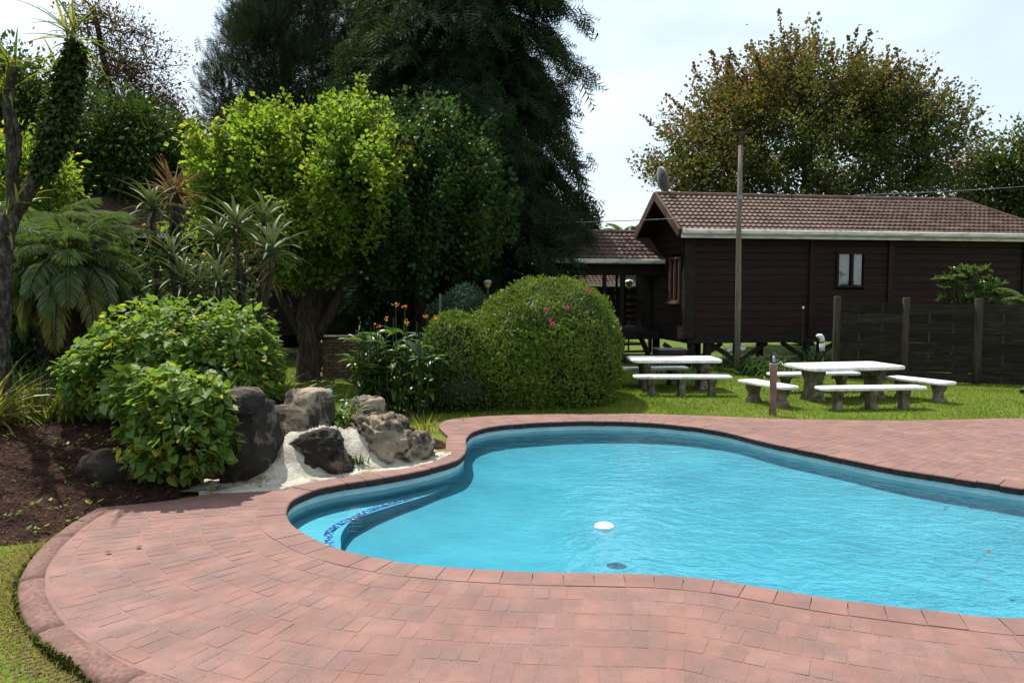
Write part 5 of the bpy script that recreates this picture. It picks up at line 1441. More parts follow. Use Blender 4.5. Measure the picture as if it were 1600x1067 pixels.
# ---- clipped hedge
def hedge(name, label, parts, dens, leafm, size, core="l_dark", flowers=0):
    c0 = np.array([np.mean([p_[0][0] for p_ in parts]), np.mean([p_[0][1] for p_ in parts]), LAWN_Z])
    h_ = empty(name, tuple(c0), 0, label, "hedge")
    P_, N_ = [], []
    surf_ = []
    for (c, r_, e) in parts:
        c, r_ = np.array(c, float), np.array(r_, float); area = 4 * np.pi * ((r_[0] * r_[1]) ** 1.6 / 3 + (r_[0] * r_[2]) ** 1.6 / 3 + (r_[1] * r_[2]) ** 1.6 / 3) ** (1 / 1.6)
        n = int(area * dens); v = unit_v(RNG.normal(size=(n, 3)))
        k = (np.abs(v) ** e).sum(1) ** (-1 / e); s_ = v * k[:, None]
        bump = np.array([1 + .085 * noise.noise(Vector(q * r_ * 1.9 + c)) + .04 * noise.noise(Vector(q * r_ * 6.5 + c)) for q in s_])
        p_ = c + s_ * r_ * bump[:, None]
        nm = unit_v(np.sign(s_) * np.abs(s_) ** (e - 1) / r_)
        keepm = p_[:, 2] > LAWN_Z - .02
        for (c2, r2, e2) in parts:
            c2, r2 = np.array(c2, float), np.array(r2, float)
            if np.allclose(c, c2): continue
            keepm &= (np.abs((p_ - c2) / r2) ** e2).sum(1) > .8
        P_.append(p_[keepm]); N_.append(nm[keepm])
    P_, N_ = np.concatenate(P_), np.concatenate(N_); n = len(P_)
    pos = P_ - N_ * (RNG.random(n) ** 1.2 * .07 - .01)[:, None]
    stray = RNG.random(n) < .03; pos[stray] += N_[stray] * RNG.uniform(.0, .08, (int(stray.sum()), 1)) + np.array([0, 0, .03])
    d = unit_v(N_ * .35 + RNG.normal(0, .7, (n, 3)) + np.array([0, 0, .25]))
    u_ = unit_v(N_ * 1.3 + RNG.normal(0, .45, (n, 3)))
    cl = np.array([noise.noise(Vector(q * 3.0)) for q in P_]) * .2
    s_ = leaves(T_LEAF, pos - c0, d, u_, size * np.exp(RNG.normal(0, .22, n)), np.clip(RNG.normal(.5, .16, n) + cl, 0, 1))
    leaf_obj("foliage", M[leafm], h_, s_, kind="stuff")
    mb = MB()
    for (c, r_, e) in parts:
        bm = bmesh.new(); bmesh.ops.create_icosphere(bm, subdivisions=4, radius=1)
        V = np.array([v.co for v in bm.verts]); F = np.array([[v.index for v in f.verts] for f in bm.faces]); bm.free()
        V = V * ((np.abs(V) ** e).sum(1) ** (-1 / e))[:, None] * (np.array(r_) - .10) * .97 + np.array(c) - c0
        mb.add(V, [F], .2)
    mb.build("light_block_core", M[core], h_, True)  # solid dark core added inside the foliage to block light
    return h_, P_ - c0, N_, c0
hd, hp_, hn_, hc_ = hedge("azalea_hedge", "large rounded clipped hedge with a few pink flowers", [((.74, 15.4, .85), (1.34, 1.75, 1.40), 2.5), ((-.35, 15.0, .62), (.85, 1.45, 1.02), 2.3), ((.2, 15.2, .72), (.95, 1.6, 1.30), 2.4)], 1650, "l_hedge", .062)
hedge("box_hedge", "small rounded clipped hedge between cannas and the large hedge", [((-1.06, 14.1, .70), (.54, .58, .98), 2.7)], 1500, "l_hedge", .056)
hedge("low_hedge", "low dark clipped hedge at the foot of the large hedge", [((-.95, 13.75, .26), (.62, .42, .44), 2.5)], 1500, "l_mid", .05)
# pink flowers on the big hedge
for px, py in ((852, 482), (856, 498), (861, 503), (886, 478), (920, 452)):
    q = Q(px, py, 13.9); v = np.array([q.x, q.y, q.z])
    # slide along the view ray to the hedge surface
    o_ = np.array([0, 0, CAM_H]); dr_ = unit_v(v - o_); best = None
    rel = (hp_ + hc_) - o_; t_ = rel @ dr_; dist = np.linalg.norm(rel - t_[:, None] * dr_, axis=1)
    cand = np.where(dist < .05)[0]
    if not len(cand): continue
    k = cand[np.argmin(t_[cand])]; c = hp_[k] - dr_ * .02
    n = 9; a = np.linspace(0, 6.28, n, endpoint=False)
    d = unit_v(np.stack([np.cos(a), np.zeros(n) - .6, np.sin(a)], 1)); sz = np.full(n, .05)
    s_ = leaves(T_WIDE, np.repeat(c[None], n, 0), d, np.repeat(np.array([[0, -1., .4]]), n, 0), sz, RNG.random(n)); leaf_obj("flower", M["pink"], hd, s_)

# ---- feathery blue-green shrub behind the hedges
c = np.array(Q(722, 488, 16.6)); n = 5200
pos = c + unit_v(RNG.normal(size=(n, 3))) * (RNG.random(n) ** .4)[:, None] * np.array([.80, .6, .50]); pos[:, 2] += .12 * np.sin(pos[:, 0] * 5)
sb = empty("feathery_shrub", (c[0], c[1], LAWN_Z), 0, "feathery blue green shrub showing above the hedges", "shrub")
leaf_obj("foliage", M["l_blue"], sb, leaves(T_LONG, pos - np.array([c[0], c[1], LAWN_Z]), unit_v(RNG.normal(0, .5, (n, 3)) + np.array([0, 0, .7])), unit_v(RNG.normal(size=(n, 3))), RNG.uniform(.06, .13, n), RNG.random(n)))
mb = MB()
for k in range(14):
    a = RNG.uniform(0, 6.28); mb.tube([(0, 0, 0), (.3 * math.cos(a), .25 * math.sin(a), 1.0), (.6 * math.cos(a), .4 * math.sin(a), c[2] - LAWN_Z + .2)], [.02, .014, .006], 5)
mb.build("stem", M["bark"], sb)

# dark understory shrubs behind palm and aloes
for k, (px, py, D, rx, rz_, lab) in enumerate(((-10, 430, 14.5, 1.2, 1.3, "dark shrub at the left border behind the yucca"), (160, 470, 14.8, 1.2, 1.2, "dark shrub between palm trunk and aloes"), (330, 500, 14.6, 1.1, 1.0, "dark shrub behind the branching aloe"), (60, 540, 13.2, 1.0, .8, "dark shrub low behind the palm trunks"), (-20, 330, 18, 1.4, 1.6, "dark leafy shrub tree behind the left border trunks"))):
    round_tree("dark_shrub", lab, px, py, D, rx, rz_, "l_mid", 110, 60, .12, 60 + k, .2, 5, "dark shrubs behind the palm", tint=(.2, .2))
# ------------------------------------------------------------------ leafy bushes beside the rocks
HEART_MESH = []
for k in range(8):
    mb = MB(); tv = T_HEART[0].copy(); tv[:, 2] *= 1 + .5 * (k % 3); mb.add(tv, [T_HEART[1]], [.12, .25, .38, .5, .62, .45, .3, .95][k]); HEART_MESH.append(mb.mesh("leaf", M["l_bush"], True))
def leaf_instances(parent, meshes, pos, d, up, size, name="leaf"):
    x, y, z = frames(d, up)
    for k in range(len(pos)):
        o_ = link(name, meshes[k % len(meshes)], parent)
        Mx = Matrix(((x[k][0], y[k][0], z[k][0], 0), (x[k][1], y[k][1], z[k][1], 0), (x[k][2], y[k][2], z[k][2], 0), (0, 0, 0, 1)))
        o_.matrix_basis = Matrix.Translation(pos[k]) @ Mx @ Matrix.Scale(float(size[k]), 4)
def leafy_bush(label, blobs, n, size, base, seed, tint=.42):
    rn = np.random.default_rng(seed); base = np.array(base, float)
    b_ = empty("leafy_bush", tuple(base), 0, label, "bush", "broad leaved bushes by the rocks")
    vol = np.array([np.prod(q[1]) ** .67 for q in blobs]); vol /= vol.sum()
    pick = rn.choice(len(blobs), n, p=vol)
    C = np.array([blobs[k][0] for k in pick]); RR = np.array([blobs[k][1] for k in pick])
    v = unit_v(rn.normal(size=(n, 3)))
    r_ = 1 - .46 * rn.random(n) ** 1.5
    lump = np.array([1 + .24 * noise.noise(Vector(C[k] + v[k] * RR[k]) * 2.6) + .09 * noise.noise(Vector(C[k] + v[k] * RR[k]) * 7) for k in range(n)])
    pos = C + v * RR * (r_ * lump)[:, None]
    ok = pos[:, 2] > base[2] + .03
    gap = np.array([noise.noise(Vector(q) * 3.4 + Vector((7, 3, 1))) for q in pos])
    ok &= (gap > -.22) | (rn.random(n) < .25)
    pos, v = pos[ok], v[ok]; n = len(pos)
    # leaves stand off, faces to the light and outward
    upv = unit_v(v * .35 + np.array([-.22, .12, 1.0]) + rn.normal(0, .33, (n, 3)))
    d = unit_v(v * np.array([1, 1, .3]) + rn.normal(0, .55, (n, 3)) + np.array([0, 0, -.22]))
    sz = size * np.exp(rn.normal(0, .28, n)); tn = np.clip(rn.normal(tint, .17, n), 0, .8); tn[rn.random(n) < .025] = 1.
    pos = pos - base
    score = (pos + base)[:, 1] - .25 * (pos + base)[:, 2] * 0 - sz * 4 + rn.random(n) * .15
    pr = np.argsort(score); solo, rest = pr[:300], pr[300:]
    leaf_instances(b_, HEART_MESH, pos[solo], d[solo], upv[solo], sz[solo])
    leaf_obj("foliage", M["l_bush"], b_, leaves(T_HEART, pos[rest], d[rest], upv[rest], sz[rest], tn[rest]), kind="stuff")
    mb = MB()
    for k in range(46):
        e = pos[rn.integers(n)]; q = e * .5 + np.array([0, 0, .12]) + rn.normal(0, .05, 3)
        mb.tube([rn.normal(0, .1, 3) * np.array([1, 1, 0]), q, e], [.014, .009, .004], 4, False)
    mb.build("stem", M["bark"], b_)
    return b_
def bl(px, py, D, rx, ry, rz_): q = Q(px, py, D); return ((q.x, q.y, q.z), (rx, ry, rz_))
leafy_bush("large mound of broad green leaves behind the front bush", [bl(275, 545, 10.0, .98, .9, .66), bl(190, 575, 9.8, .62, .75, .56), bl(365, 560, 10.1, .56, .75, .72), bl(300, 605, 9.7, .85, .75, .62), bl(405, 590, 10.2, .30, .5, .5), bl(140, 590, 9.6, .32, .45, .42)], 10500, .082, (Q(265, 640, 10).x, 10.0, .12), 4)
leafy_bush("lower leafy bush hanging over the paving edge", [bl(258, 632, 8.2, .50, .5, .42), bl(300, 685, 8.05, .40, .42, .38), bl(245, 700, 8.0, .30, .38, .44), bl(325, 640, 8.2, .26, .36, .38), bl(205, 608, 8.3, .25, .32, .26), bl(350, 690, 8.1, .14, .2, .2)], 3000, .086, (Q(265, 740, 8.15).x, 8.25, .08), 6)
# spikes of tiny flowers above the big bush
mb = MB()

# ------------------------------------------------------------------ strap leaved plants
def strap(mb, base, az, el, L_, w_, bend, tint, seg=7, fold=.25, twist=0.):
    """One arching blade: folded ribbon that tapers to its tip."""
    h = np.array([math.cos(az), math.sin(az), 0]); side = np.array([-math.sin(az), math.cos(az), 0])
    p = np.array(base, float); e = el; V = []
    for k in range(seg + 1):
        t = k / seg; ww = w_ * (math.sin(min(1, t * 3 + .35) * math.pi / 2)) * (1 - t ** 2.2) + w_ * .03
        d_ = h * math.cos(e) + np.array([0, 0, math.sin(e)]); nrm = -h * math.sin(e) + np.array([0, 0, math.cos(e)])
        V += [p - side * ww / 2 + nrm * ww * fold, p, p + side * ww / 2 + nrm * ww * fold]
        p = p + d_ * L_ / seg; e -= bend / seg
    i = np.arange(seg) * 3
    F = np.concatenate([np.stack([i, i + 1, i + 4, i + 3], 1), np.stack([i + 1, i + 2, i + 5, i + 4], 1)])
    mb.add(np.array(V), [F], tint)
def tuft(name, label, cat, loc, n, L_, w_, el=(1.0, 1.5), bend=(.4, 1.4), mat="l_strap", tint=(.4, .25), spread=.06, seed=0, group=None, fold=.25, seg=7):
    rn = np.random.default_rng(seed)
    t_ = empty(name, loc, 0, label, cat, group)
    for chunk in range(1):
        mb = MB()
        for k in range(n):
            a = rn.uniform(0, 6.283)
            strap(mb, (rn.normal(0, spread), rn.normal(0, spread), -.02), a, rn.uniform(*el), L_ * rn.uniform(.6, 1.15), w_ * rn.uniform(.7, 1.2), rn.uniform(*bend), float(np.clip(rn.normal(*tint), 0, 1)), seg, fold)
        mb.build("blades", M[mat], t_)
    return t_
def bz(x, y): return float(bed_h(np.array([[x, y]]), False)[0])
def put(px, py, D): q = Q(px, py, D); return (q.x, D, bz(q.x, D))
tuft("spider_plant", "arching pale strap grass in the mulch at the left border", "grass plant", put(-12, 690, 9.2), 95, 1.0, .028, (.5, 1.5), (.6, 1.9), tint=(.7, .25), seed=1)
tuft("fern_plant", "feathery yellow green plant behind the arching grass", "plant", put(38, 665, 9.9), 260, .62, .022, (.5, 1.5), (.1, .9), tint=(.55, .2), seed=2, spread=.22)
tuft("fern_plant", "small yellow green plant under the big leafy bush", "plant", put(78, 640, 9.6), 120, .5, .026, (.7, 1.5), (.1, .8), tint=(.5, .2), seed=32, spread=.14)
tuft("lily_plant", "dark strap leaved clump at the left border under the palm", "plant", put(35, 600, 10.9), 130, .95, .045, (.6, 1.5), (.6, 1.8), mat="l_canna", tint=(.3, .25), seed=3, spread=.3)
tuft("lily_plant", "dark strap leaved clump between palm trunk and leafy bush", "plant", put(85, 590, 10.8), 110, .8, .04, (.6, 1.5), (.6, 1.8), mat="l_canna", tint=(.4, .25), seed=4, spread=.25)
tuft("iris_plant", "stiff light green sword leaves between the two leafy bushes", "plant", (Q(345, 590, 8.9).x, 8.9, .55), 13, .62, .055, (.85, 1.5), (.1, .7), tint=(.5, .2), seed=5, spread=.08)
tuft("strap_plant", "arching grassy plant right of the leafy bush above the boulders", "plant", put(415, 612, 10.4), 150, .95, .034, (.5, 1.45), (.5, 1.7), tint=(.45, .25), seed=6, spread=.12)
tuft("strap_plant", "bright arching plant growing between the boulders", "plant", (Q(515, 662, 9.9).x, 9.95, .36), 70, .50, .04, (.7, 1.5), (.6, 2.0), mat="l_bright", tint=(.5, .25), seed=7, spread=.12)
tuft("strap_plant", "thin grass by the small grey boulder", "plant", (Q(540, 668, 9.9).x, 10.1, .34), 50, .42, .02, (.5, 1.5), (.5, 1.6), tint=(.5, .25), seed=8, spread=.1)
tuft("grass_tuft", "yellow green grass tuft at the paving edge below the hedge", "grass plant", (P(664, 680).x, P(664, 680).y, -.02), 34, .42, .018, (.9, 1.5), (.1, .6), tint=(.75, .2), seed=9, spread=.05)
tuft("weed_plant", "tiny weed growing from the plaster beside the cratered boulder", "weed", (Q(565, 728, 9.15).x, 9.12, .06), 26, .16, .022, (.6, 1.5), (.3, 1.2), tint=(.3, .2), seed=10, spread=.04)
tuft("lily_plant", "dark clump of strap leaves under the cabin window", "plant", (P(1205, 588, LAWN_Z).x, 19.2, LAWN_Z), 120, .75, .045, (.6, 1.5), (.6, 1.8), mat="l_canna", tint=(.35, .25), seed=11, spread=.3)
tuft("lily_plant", "dark clump of strap leaves beside the wooden pole", "plant", (P(1165, 588, LAWN_Z).x + .3, 19.6, LAWN_Z), 90, .7, .045, (.6, 1.5), (.6, 1.8), mat="l_canna", tint=(.35, .25), seed=12, spread=.25)
tuft("lily_plant", "leafy clump at the foot of the vent pipe", "plant", (Q(1268, 580, 20.2).x, 20.2, LAWN_Z), 60, .8, .09, (.7, 1.5), (.5, 1.7), mat="l_canna", tint=(.45, .25), seed=13, spread=.2)
tuft("lily_plant", "leafy clump between vent pipe and fence post", "plant", (Q(1297, 580, 20.0).x, 20.0, LAWN_Z), 60, .7, .05, (.7, 1.5), (.5, 1.7), mat="l_canna", tint=(.45, .25), seed=14, spread=.15)
tuft("lily_plant", "leafy clump under the cabin stilts behind the hedge side table", "plant", (Q(1120, 580, 20.6).x, 20.6, LAWN_Z), 70, .6, .05, (.6, 1.5), (.5, 1.7), mat="l_canna", tint=(.4, .25), seed=15, spread=.3)
for (px, py, lab) in ((1160, 543, "white flower by the wooden pole"), (1139, 545, "white flower left of the wooden pole")):
    q = Q(px, py, 19.9); fl_o = empty("white_flower", (q.x, q.y, LAWN_Z), 0, lab, "flower", "white flowers under the cabin")
    mb = MB(); mb.tube([(0, 0, 0), (0, 0, q.z - LAWN_Z)], .008, 4); mb.build("stem", M["l_canna"], fl_o)
    n = 8; a = np.linspace(0, 6.28, n, endpoint=False)
    leaf_obj("petals", M["white_flower"], fl_o, leaves(T_WIDE, np.repeat(np.array([[0, -.02, q.z - LAWN_Z]]), n, 0), unit_v(np.stack([np.cos(a), np.full(n, -.4), np.sin(a)], 1)), np.repeat(np.array([[0, -1., .3]]), n, 0), np.full(n, .085), RNG.random(n)))

# ------------------------------------------------------------------ date palm
c = Q(108, 398, 11.2); pz = bz(c.x, c.y)
pm = empty("date_palm", (c.x, c.y, pz), 0, "glossy feather palm with drooping fronds above the leafy bush", "palm")
ch_ = c.z - pz - .12
mb = MB()
pts_ = [(0, 0, -.1), (.03, 0, ch_ * .5), (0, 0, ch_)]; mb.tube(catmull(pts_, 8), np.linspace(.13, .11, 17), 10)
for k in range(70):
    a = k * 2.4; z = .1 + (ch_ - .1) * k / 70; mb.bar((.11 * math.cos(a), .11 * math.sin(a), z), (.19 * math.cos(a), .19 * math.sin(a), z + .09), .045, .03)
mb.build("trunk", M["bark"], pm)
def frond(mb, az, el, L_, bend, rn, w_=.03, ll=.34, tint=.4, pairs=38):
    h = np.array([math.cos(az), math.sin(az), 0]); side = np.array([-math.sin(az), math.cos(az), 0]); p = np.zeros(3); e = el; seg = 12; pts_, dirs = [], []
    for k in range(seg + 1):
        pts_.append(p.copy()); d_ = h * math.cos(e) + np.array([0, 0, math.sin(e)]); dirs.append(d_); p = p + d_ * L_ / seg; e -= bend / seg
    pts_, dirs = np.array(pts_), np.array(dirs)
    mb.tube(pts_, np.linspace(.014, .003, seg + 1), 4, False, tint)
    t_ = np.linspace(.12, 1, pairs); s_ = np.linspace(0, 1, seg + 1)
    P_ = np.stack([np.interp(t_, s_, pts_[:, q]) for q in range(3)], 1); D_ = unit_v(np.stack([np.interp(t_, s_, dirs[:, q]) for q in range(3)], 1))
    nrm = np.cross(np.repeat(side[None], pairs, 0), D_) * -1
    for sg in (-1, 1):
        dd = unit_v(side * sg * .9 + D_ * (.35 + .5 * t_[:, None]) + np.array([0, 0, -.38]) + rn.normal(0, .07, (pairs, 3)))
        sz = ll * np.sin(np.clip(t_ * .85 + .18, 0, 1) * np.pi) ** .6 * rn.uniform(.85, 1.1, pairs)
        T_ = (T_LONG[0] * np.array([.34, 1, 1.2]), T_LONG[1])
        s_l = leaves(T_, P_, dd, unit_v(D_ * -.1 + np.array([0, 0, 1.]) + side * sg * .35 + rn.normal(0, .1, (pairs, 3))), sz, np.clip(rn.normal(tint, .15, pairs), 0, 1))
        mb.add(s_l[0], [s_l[1]], s_l[2])
rn = np.random.default_rng(5)
for k in range(48):
    t = k / 48; az = k * 2.39996 + rn.normal(0, .15); el = 1.35 - 2.0 * t + rn.normal(0, .1)
    mb = MB(); frond(mb, az, el, rn.uniform(1.15, 1.5), 1.25 + .5 * rn.random(), rn, ll=.34, pairs=32, tint=.4 if t < .8 else .85)
    mb.build("frond", M["l_palm"], pm).location = (0, 0, ch_)
# a second palm low behind it and a distant one
def small_palm(name, label, loc, h, n, L_, seed, mat="l_palm"):
    rn = np.random.default_rng(seed); o_ = empty(name, loc, 0, label, "palm")
    mb = MB(); mb.tube([(0, 0, -.1), (0, 0, h)], [.13, .1], 9); mb.build("trunk", M["bark"], o_)
    for k in range(n):
        t = k / n; mb = MB(); frond(mb, k * 2.39996, 1.3 - 1.9 * t, L_ * rn.uniform(.85, 1.1), 1.4, rn, ll=L_ * .28, tint=.5); mb.build("frond", M[mat], o_).location = (0, 0, h)
q = Q(980, 372, 38); small_palm("date_palm", "distant palm crown above the walkway roof", (q.x, 38, LAWN_Z), q.z, 20, 1.5, 6)
q = Q(66, 455, 12.6); small_palm("date_palm", "darker palm behind the glossy feather palm", (q.x, 12.6, bz(q.x, 12.6)), q.z + .55, 26, 1.5, 8)
q = Q(1598, 470, 20.5); small_palm("date_palm", "low palm behind the fence at the right border", (q.x + .2, 20.5, LAWN_Z), q.z - .1, 16, 1.0, 9)

# ------------------------------------------------------------------ tree aloes
AL = []
for v in range(6):
    mb = MB(); strap(mb, (0, 0, 0), math.pi / 2, .55 + .12 * v, 1.0, .085, .55 + .32 * (v % 3), .25 + .12 * v, 9, .38); AL.append(mb.mesh("leaf", M["l_aloe"], True))
DL = []
for v in range(3):
    mb = MB(); strap(mb, (0, 0, 0), math.pi / 2, -.5, 1.0, .05, -.9 + .9 * v, .3 + .3 * v, 8, .5); DL.append(mb.mesh("dead_leaf", M["dead_leaf"], True))
def aloe(label, base, heads, seed):
    """heads: (px, py, depth, leaf length)."""
    rn = np.random.default_rng(seed); b_ = np.array(base); o_ = empty("tree_aloe", tuple(base), 0, label, "aloe", "tree aloes between palm and maple")
    for (px, py, D, L_) in heads:
        c_ = np.array(Q(px, py, D)) - b_
        mid = c_ * .5 + np.array([rn.normal(0, .1), rn.normal(0, .1), -.12])
        mb = MB(); pts_ = catmull([np.array([rn.normal(0, .05), 0, -.05]), mid, c_ - np.array([0, 0, .25]), c_], 5); mb.tube(pts_, np.linspace(.055, .035, len(pts_)), 7); mb.build("stem", M["bark"], o_)
        n = 30
        for k in range(n):
            t = k / n; l_ = link("leaf", AL[min(5, int((1 - t) * 5.9))], o_)
            l_.location = c_ + np.array([0, 0, -.10 * t]); l_.rotation_euler = (-.62 * (t - .25) * 1.6 + rn.normal(0, .12), 0, k * 2.39996 + rn.normal(0, .12)); s_ = 1.22 * L_ * rn.uniform(.8, 1.12); l_.scale = (s_ * 1.0, s_, s_)
        for k in range(12):
            l_ = link("dead_leaf", DL[k % 3], o_); l_.location = c_ + np.array([0, 0, -.12 - .35 * rn.random()]); l_.rotation_euler = (rn.normal(-.1, .2), 0, rn.uniform(0, 6.28)); s_ = L_ * rn.uniform(.6, .95); l_.scale = (s_, s_, s_)
q = Q(300, 590, 11.6)
aloe("slender tree aloe whose green rosette stands highest, right of the palm", (Q(240, 560, 11.8).x, 11.8, .3), [(238, 322, 11.8, .50)], 1)
aloe("branching tree aloe with pale rosettes in front of the maple", (Q(395, 520, 11.2).x, 11.2, .3), [(368, 354, 11.4, .56), (424, 390, 11.1, .56), (412, 345, 11.9, .5), (340, 372, 12.0, .46)], 2)
aloe("low many headed aloe between palm and branching aloe", (Q(280, 520, 11.3).x, 11.3, .3), [(268, 402, 11.3, .52), (285, 438, 11.0, .48), (340, 440, 11.0, .48), (378, 428, 11.5, .45), (310, 455, 10.9, .42)], 3)
# withered cordyline and cone of the cycad
q = Q(272, 300, 12.6); tuft("cordyline", "withered reddish cordyline tuft above the tree aloes", "plant", (q.x, 12.6, q.z), 70, .62, .035, (-.4, 1.5), (.2, .9), mat="dead_leaf", tint=(.5, .3), seed=21, spread=.05)
co = bpy.data.objects[-1] if False else None
cord = [o_ for o_ in bpy.data.objects if o_.name.startswith("cordyline")][0]
mb = MB(); mb.tube([(0, 0, -q.z - .0), (.04, 0, -q.z * .5), (0, 0, 0)], [.07, .055, .05], 8)
for k in range(60):
    a, z = RNG.uniform(0, 6.28), -RNG.uniform(.05, 1.3); mb.bar((.05 * math.cos(a), .05 * math.sin(a), z), (.16 * math.cos(a), .16 * math.sin(a), z - .25), .03, .006)
mb.build("stem", M["bark"], cord)

# ------------------------------------------------------------------ forked yucca at the left border
yb = Q(2, 640, 9.8); yz = bz(yb.x, 9.8)
yu = empty("yucca_tree", (yb.x, 9.8, yz), 0, "forked yucca with rough leaning trunks at the left border", "yucca")
def rel(px, py, D=9.8): q_ = Q(px, py, D); return np.array([q_.x - yb.x, D - 9.8, q_.z - yz])
stems = [[(0, 0, -.1), rel(2, 500), rel(8, 380), rel(22, 330)], [rel(22, 335), rel(52, 285), rel(78, 215), rel(100, 130), rel(115, 62)], [rel(20, 335), rel(18, 240), rel(12, 160), rel(22, 105)], [rel(20, 280), rel(30, 215), rel(8, 150)]]
for s_, r_ in zip(stems, ((.115, .10), (.095, .055), (.075, .045), (.04, .03))):
    pts_ = catmull(s_, 8); mb = MB(); V, F = tube(pts_, np.linspace(r_[0], r_[1], len(pts_)), 11)
    V = V + np.array([noise.noise(Vector(v) * 9) for v in V])[:, None] * .018; mb.add(V, F); mb.build("trunk", M["bark_grey"], yu, True)
for (px, py, n, L_, el, nm) in ((112, 58, 30, .62, (-.5, 1.5), "leaf_tuft"), (20, 100, 20, .50, (-.2, 1.5), "leaf_tuft"), (6, 145, 20, .45, (-.2, 1.5), "leaf_tuft"), (90, 110, 22, .45, (-.4, 1.2), "leaf_tuft"), (30, 320, 18, .45, (-.2, 1.3), "leaf_tuft"), (6, 360, 18, .45, (-.2, 1.3), "leaf_tuft")):
    rn = np.random.default_rng(int(px)); mb = MB()
    for k in range(n): strap(mb, rel(px, py) + rn.normal(0, .04, 3), rn.uniform(0, 6.28), rn.uniform(*el), L_ * rn.uniform(.6, 1.25), .034, rn.uniform(.2, 1.0), float(np.clip(rn.normal(.42, .28), 0, .9)), 7, .3)
    mb.build(nm, M["l_strap"], yu)
# creeper wrapped round the leaning trunk
n = 4200; t_ = RNG.random(n); pts_ = catmull(stems[1], 8); s_ = np.linspace(0, 1, len(pts_))
t2 = .30 + .62 * t_
C = np.stack([np.interp(t2, s_, pts_[:, k]) for k in range(3)], 1)
wdt = .09 + .15 * np.sin(np.clip((t2 - .25) / .7, 0, 1) * np.pi)
v = unit_v(RNG.normal(size=(n, 3))); pos = C + v * (wdt * RNG.random(n) ** .5)[:, None] + np.array([.05, 0, 0])
cp = tag(empty("creeper", (yb.x, 9.8, yz)), "dark green creeper wrapped around the leaning yucca trunk", "creeper")
leaf_obj("foliage", M["l_mid"], cp, leaves(T_WIDE, pos, unit_v(v + RNG.normal(0, .5, (n, 3)) + np.array([0, 0, -.6])), unit_v(v + np.array([0, 0, .8])), RNG.uniform(.04, .085, n), np.clip(RNG.normal(.35, .25, n), 0, 1)), kind="stuff")
mb = MB(); mb.tube(pts_ + np.array([.06, -.06, 0]), .018, 5); mb.build("stem", M["bark"], cp)

# ------------------------------------------------------------------ canna lilies
CL = []
for v in range(6):
    mb = MB(); strap(mb, (0, 0, 0), math.pi / 2, .9 - .08 * v, 1.0, .36, .5 + .22 * v, .15 + .13 * v, 9, .18 if v % 2 else .26); CL.append(mb.mesh("leaf", M["l_canna"], True))
cb = np.array([P(624, 640, LAWN_Z).x, 13.45, LAWN_Z])
ca = empty("canna_lilies", tuple(cb), 0, "clump of canna lilies with orange flowers beside the clipped hedge", "canna")
rn = np.random.default_rng(17); stemsb = MB(); nl = 0
for k in range(54):
    x, y = rn.uniform(-.66, .66), rn.uniform(-.45, .5)
    h = rn.uniform(.95, 1.72) * (1 - .25 * abs(x)); lean = np.array([x * .25 + rn.normal(0, .06), rn.normal(0, .08), 0])
    top = np.array([x, y, 0]) + lean + np.array([0, 0, h])
    stemsb.tube([(x, y, -.05), tuple(top)], [.016, .010], 5, tint=.5)
    for q in range(6):
        t = .12 + .85 * q / 6; p_ = np.array([x, y, 0]) + (lean + np.array([0, 0, h])) * t
        l_ = link("leaf", CL[int(rn.integers(6))], ca); l_.location = p_; l_.rotation_euler = (rn.normal(0, .15) + .25 * (t - .5), rn.normal(0, .15), q * 2.6 + rn.uniform(0, 1.5)); s_ = rn.uniform(.28, .47); l_.scale = (s_, s_, s_); nl += 1
    if rn.random() < .26 and h > 1.2:
        fh = .16 + .12 * rn.random(); stemsb.tube([tuple(top), tuple(top + np.array([0, 0, fh]))], .007, 4, tint=.6)
        n = 7; a = rn.uniform(0, 6.28, n); fp = top + np.array([0, 0, fh]) + rn.normal(0, .022, (n, 3))
        leaf_obj("flower", M["red_flower"], ca, leaves(T_WIDE, fp, unit_v(np.stack([np.cos(a), np.sin(a), rn.uniform(.1, 1.2, n)], 1)), unit_v(rn.normal(size=(n, 3))), rn.uniform(.03, .055, n), rn.random(n)))
stemsb.build("stem", M["l_canna"], ca)

# ------------------------------------------------------------------ loquat shrub behind the fence
c = np.array(Q(1505, 452, 19.4)); lb_ = np.array([c[0], c[1], LAWN_Z])
lo2 = empty("fence_shrub", tuple(lb_), 0, "glossy shrub with whorled leaves rising behind the slatted fence", "shrub")
rn = np.random.default_rng(4); LM = []
for v in range(5):
    mb = MB(); tv = T_LONG[0] * np.array([1.5, 1, 1.3]); mb.add(tv, [T_LONG[1]], .25 + .15 * v); LM.append(mb.mesh("leaf", M["l_loquat"]))
mb = MB(); PP, DD, UU, SS = [], [], [], []
for k in range(44):
    q = c + np.array([rn.uniform(-.95, 1.05), rn.uniform(-.5, .5), 0]); q[2] = c[2] - .55 + (.95 * rn.random() ** .7) * (1 - .5 * abs((q[0] - c[0]) / 1.0) ** 2) + .1
    e = q - lb_; mb.tube([(rn.normal(0, .1), 0, 0), e * .6 + np.array([0, 0, .15]), e], [.03, .018, .008], 5, False)
    n = 15; a = np.arange(n) * 2.4; elv = rn.uniform(-.1, 1.1, n)
    PP.append(np.repeat(e[None], n, 0)); DD.append(np.stack([np.cos(a) * np.cos(elv), np.sin(a) * np.cos(elv), np.sin(elv)], 1)); UU.append(np.repeat(np.array([[0, 0, 1.]]), n, 0) + rn.normal(0, .2, (n, 3))); SS.append(rn.uniform(.15, .25, n))
PP, DD, UU, SS = map(np.concatenate, (PP, DD, UU, SS))
pr = np.argsort(PP[:, 1] - PP[:, 2] * .6)
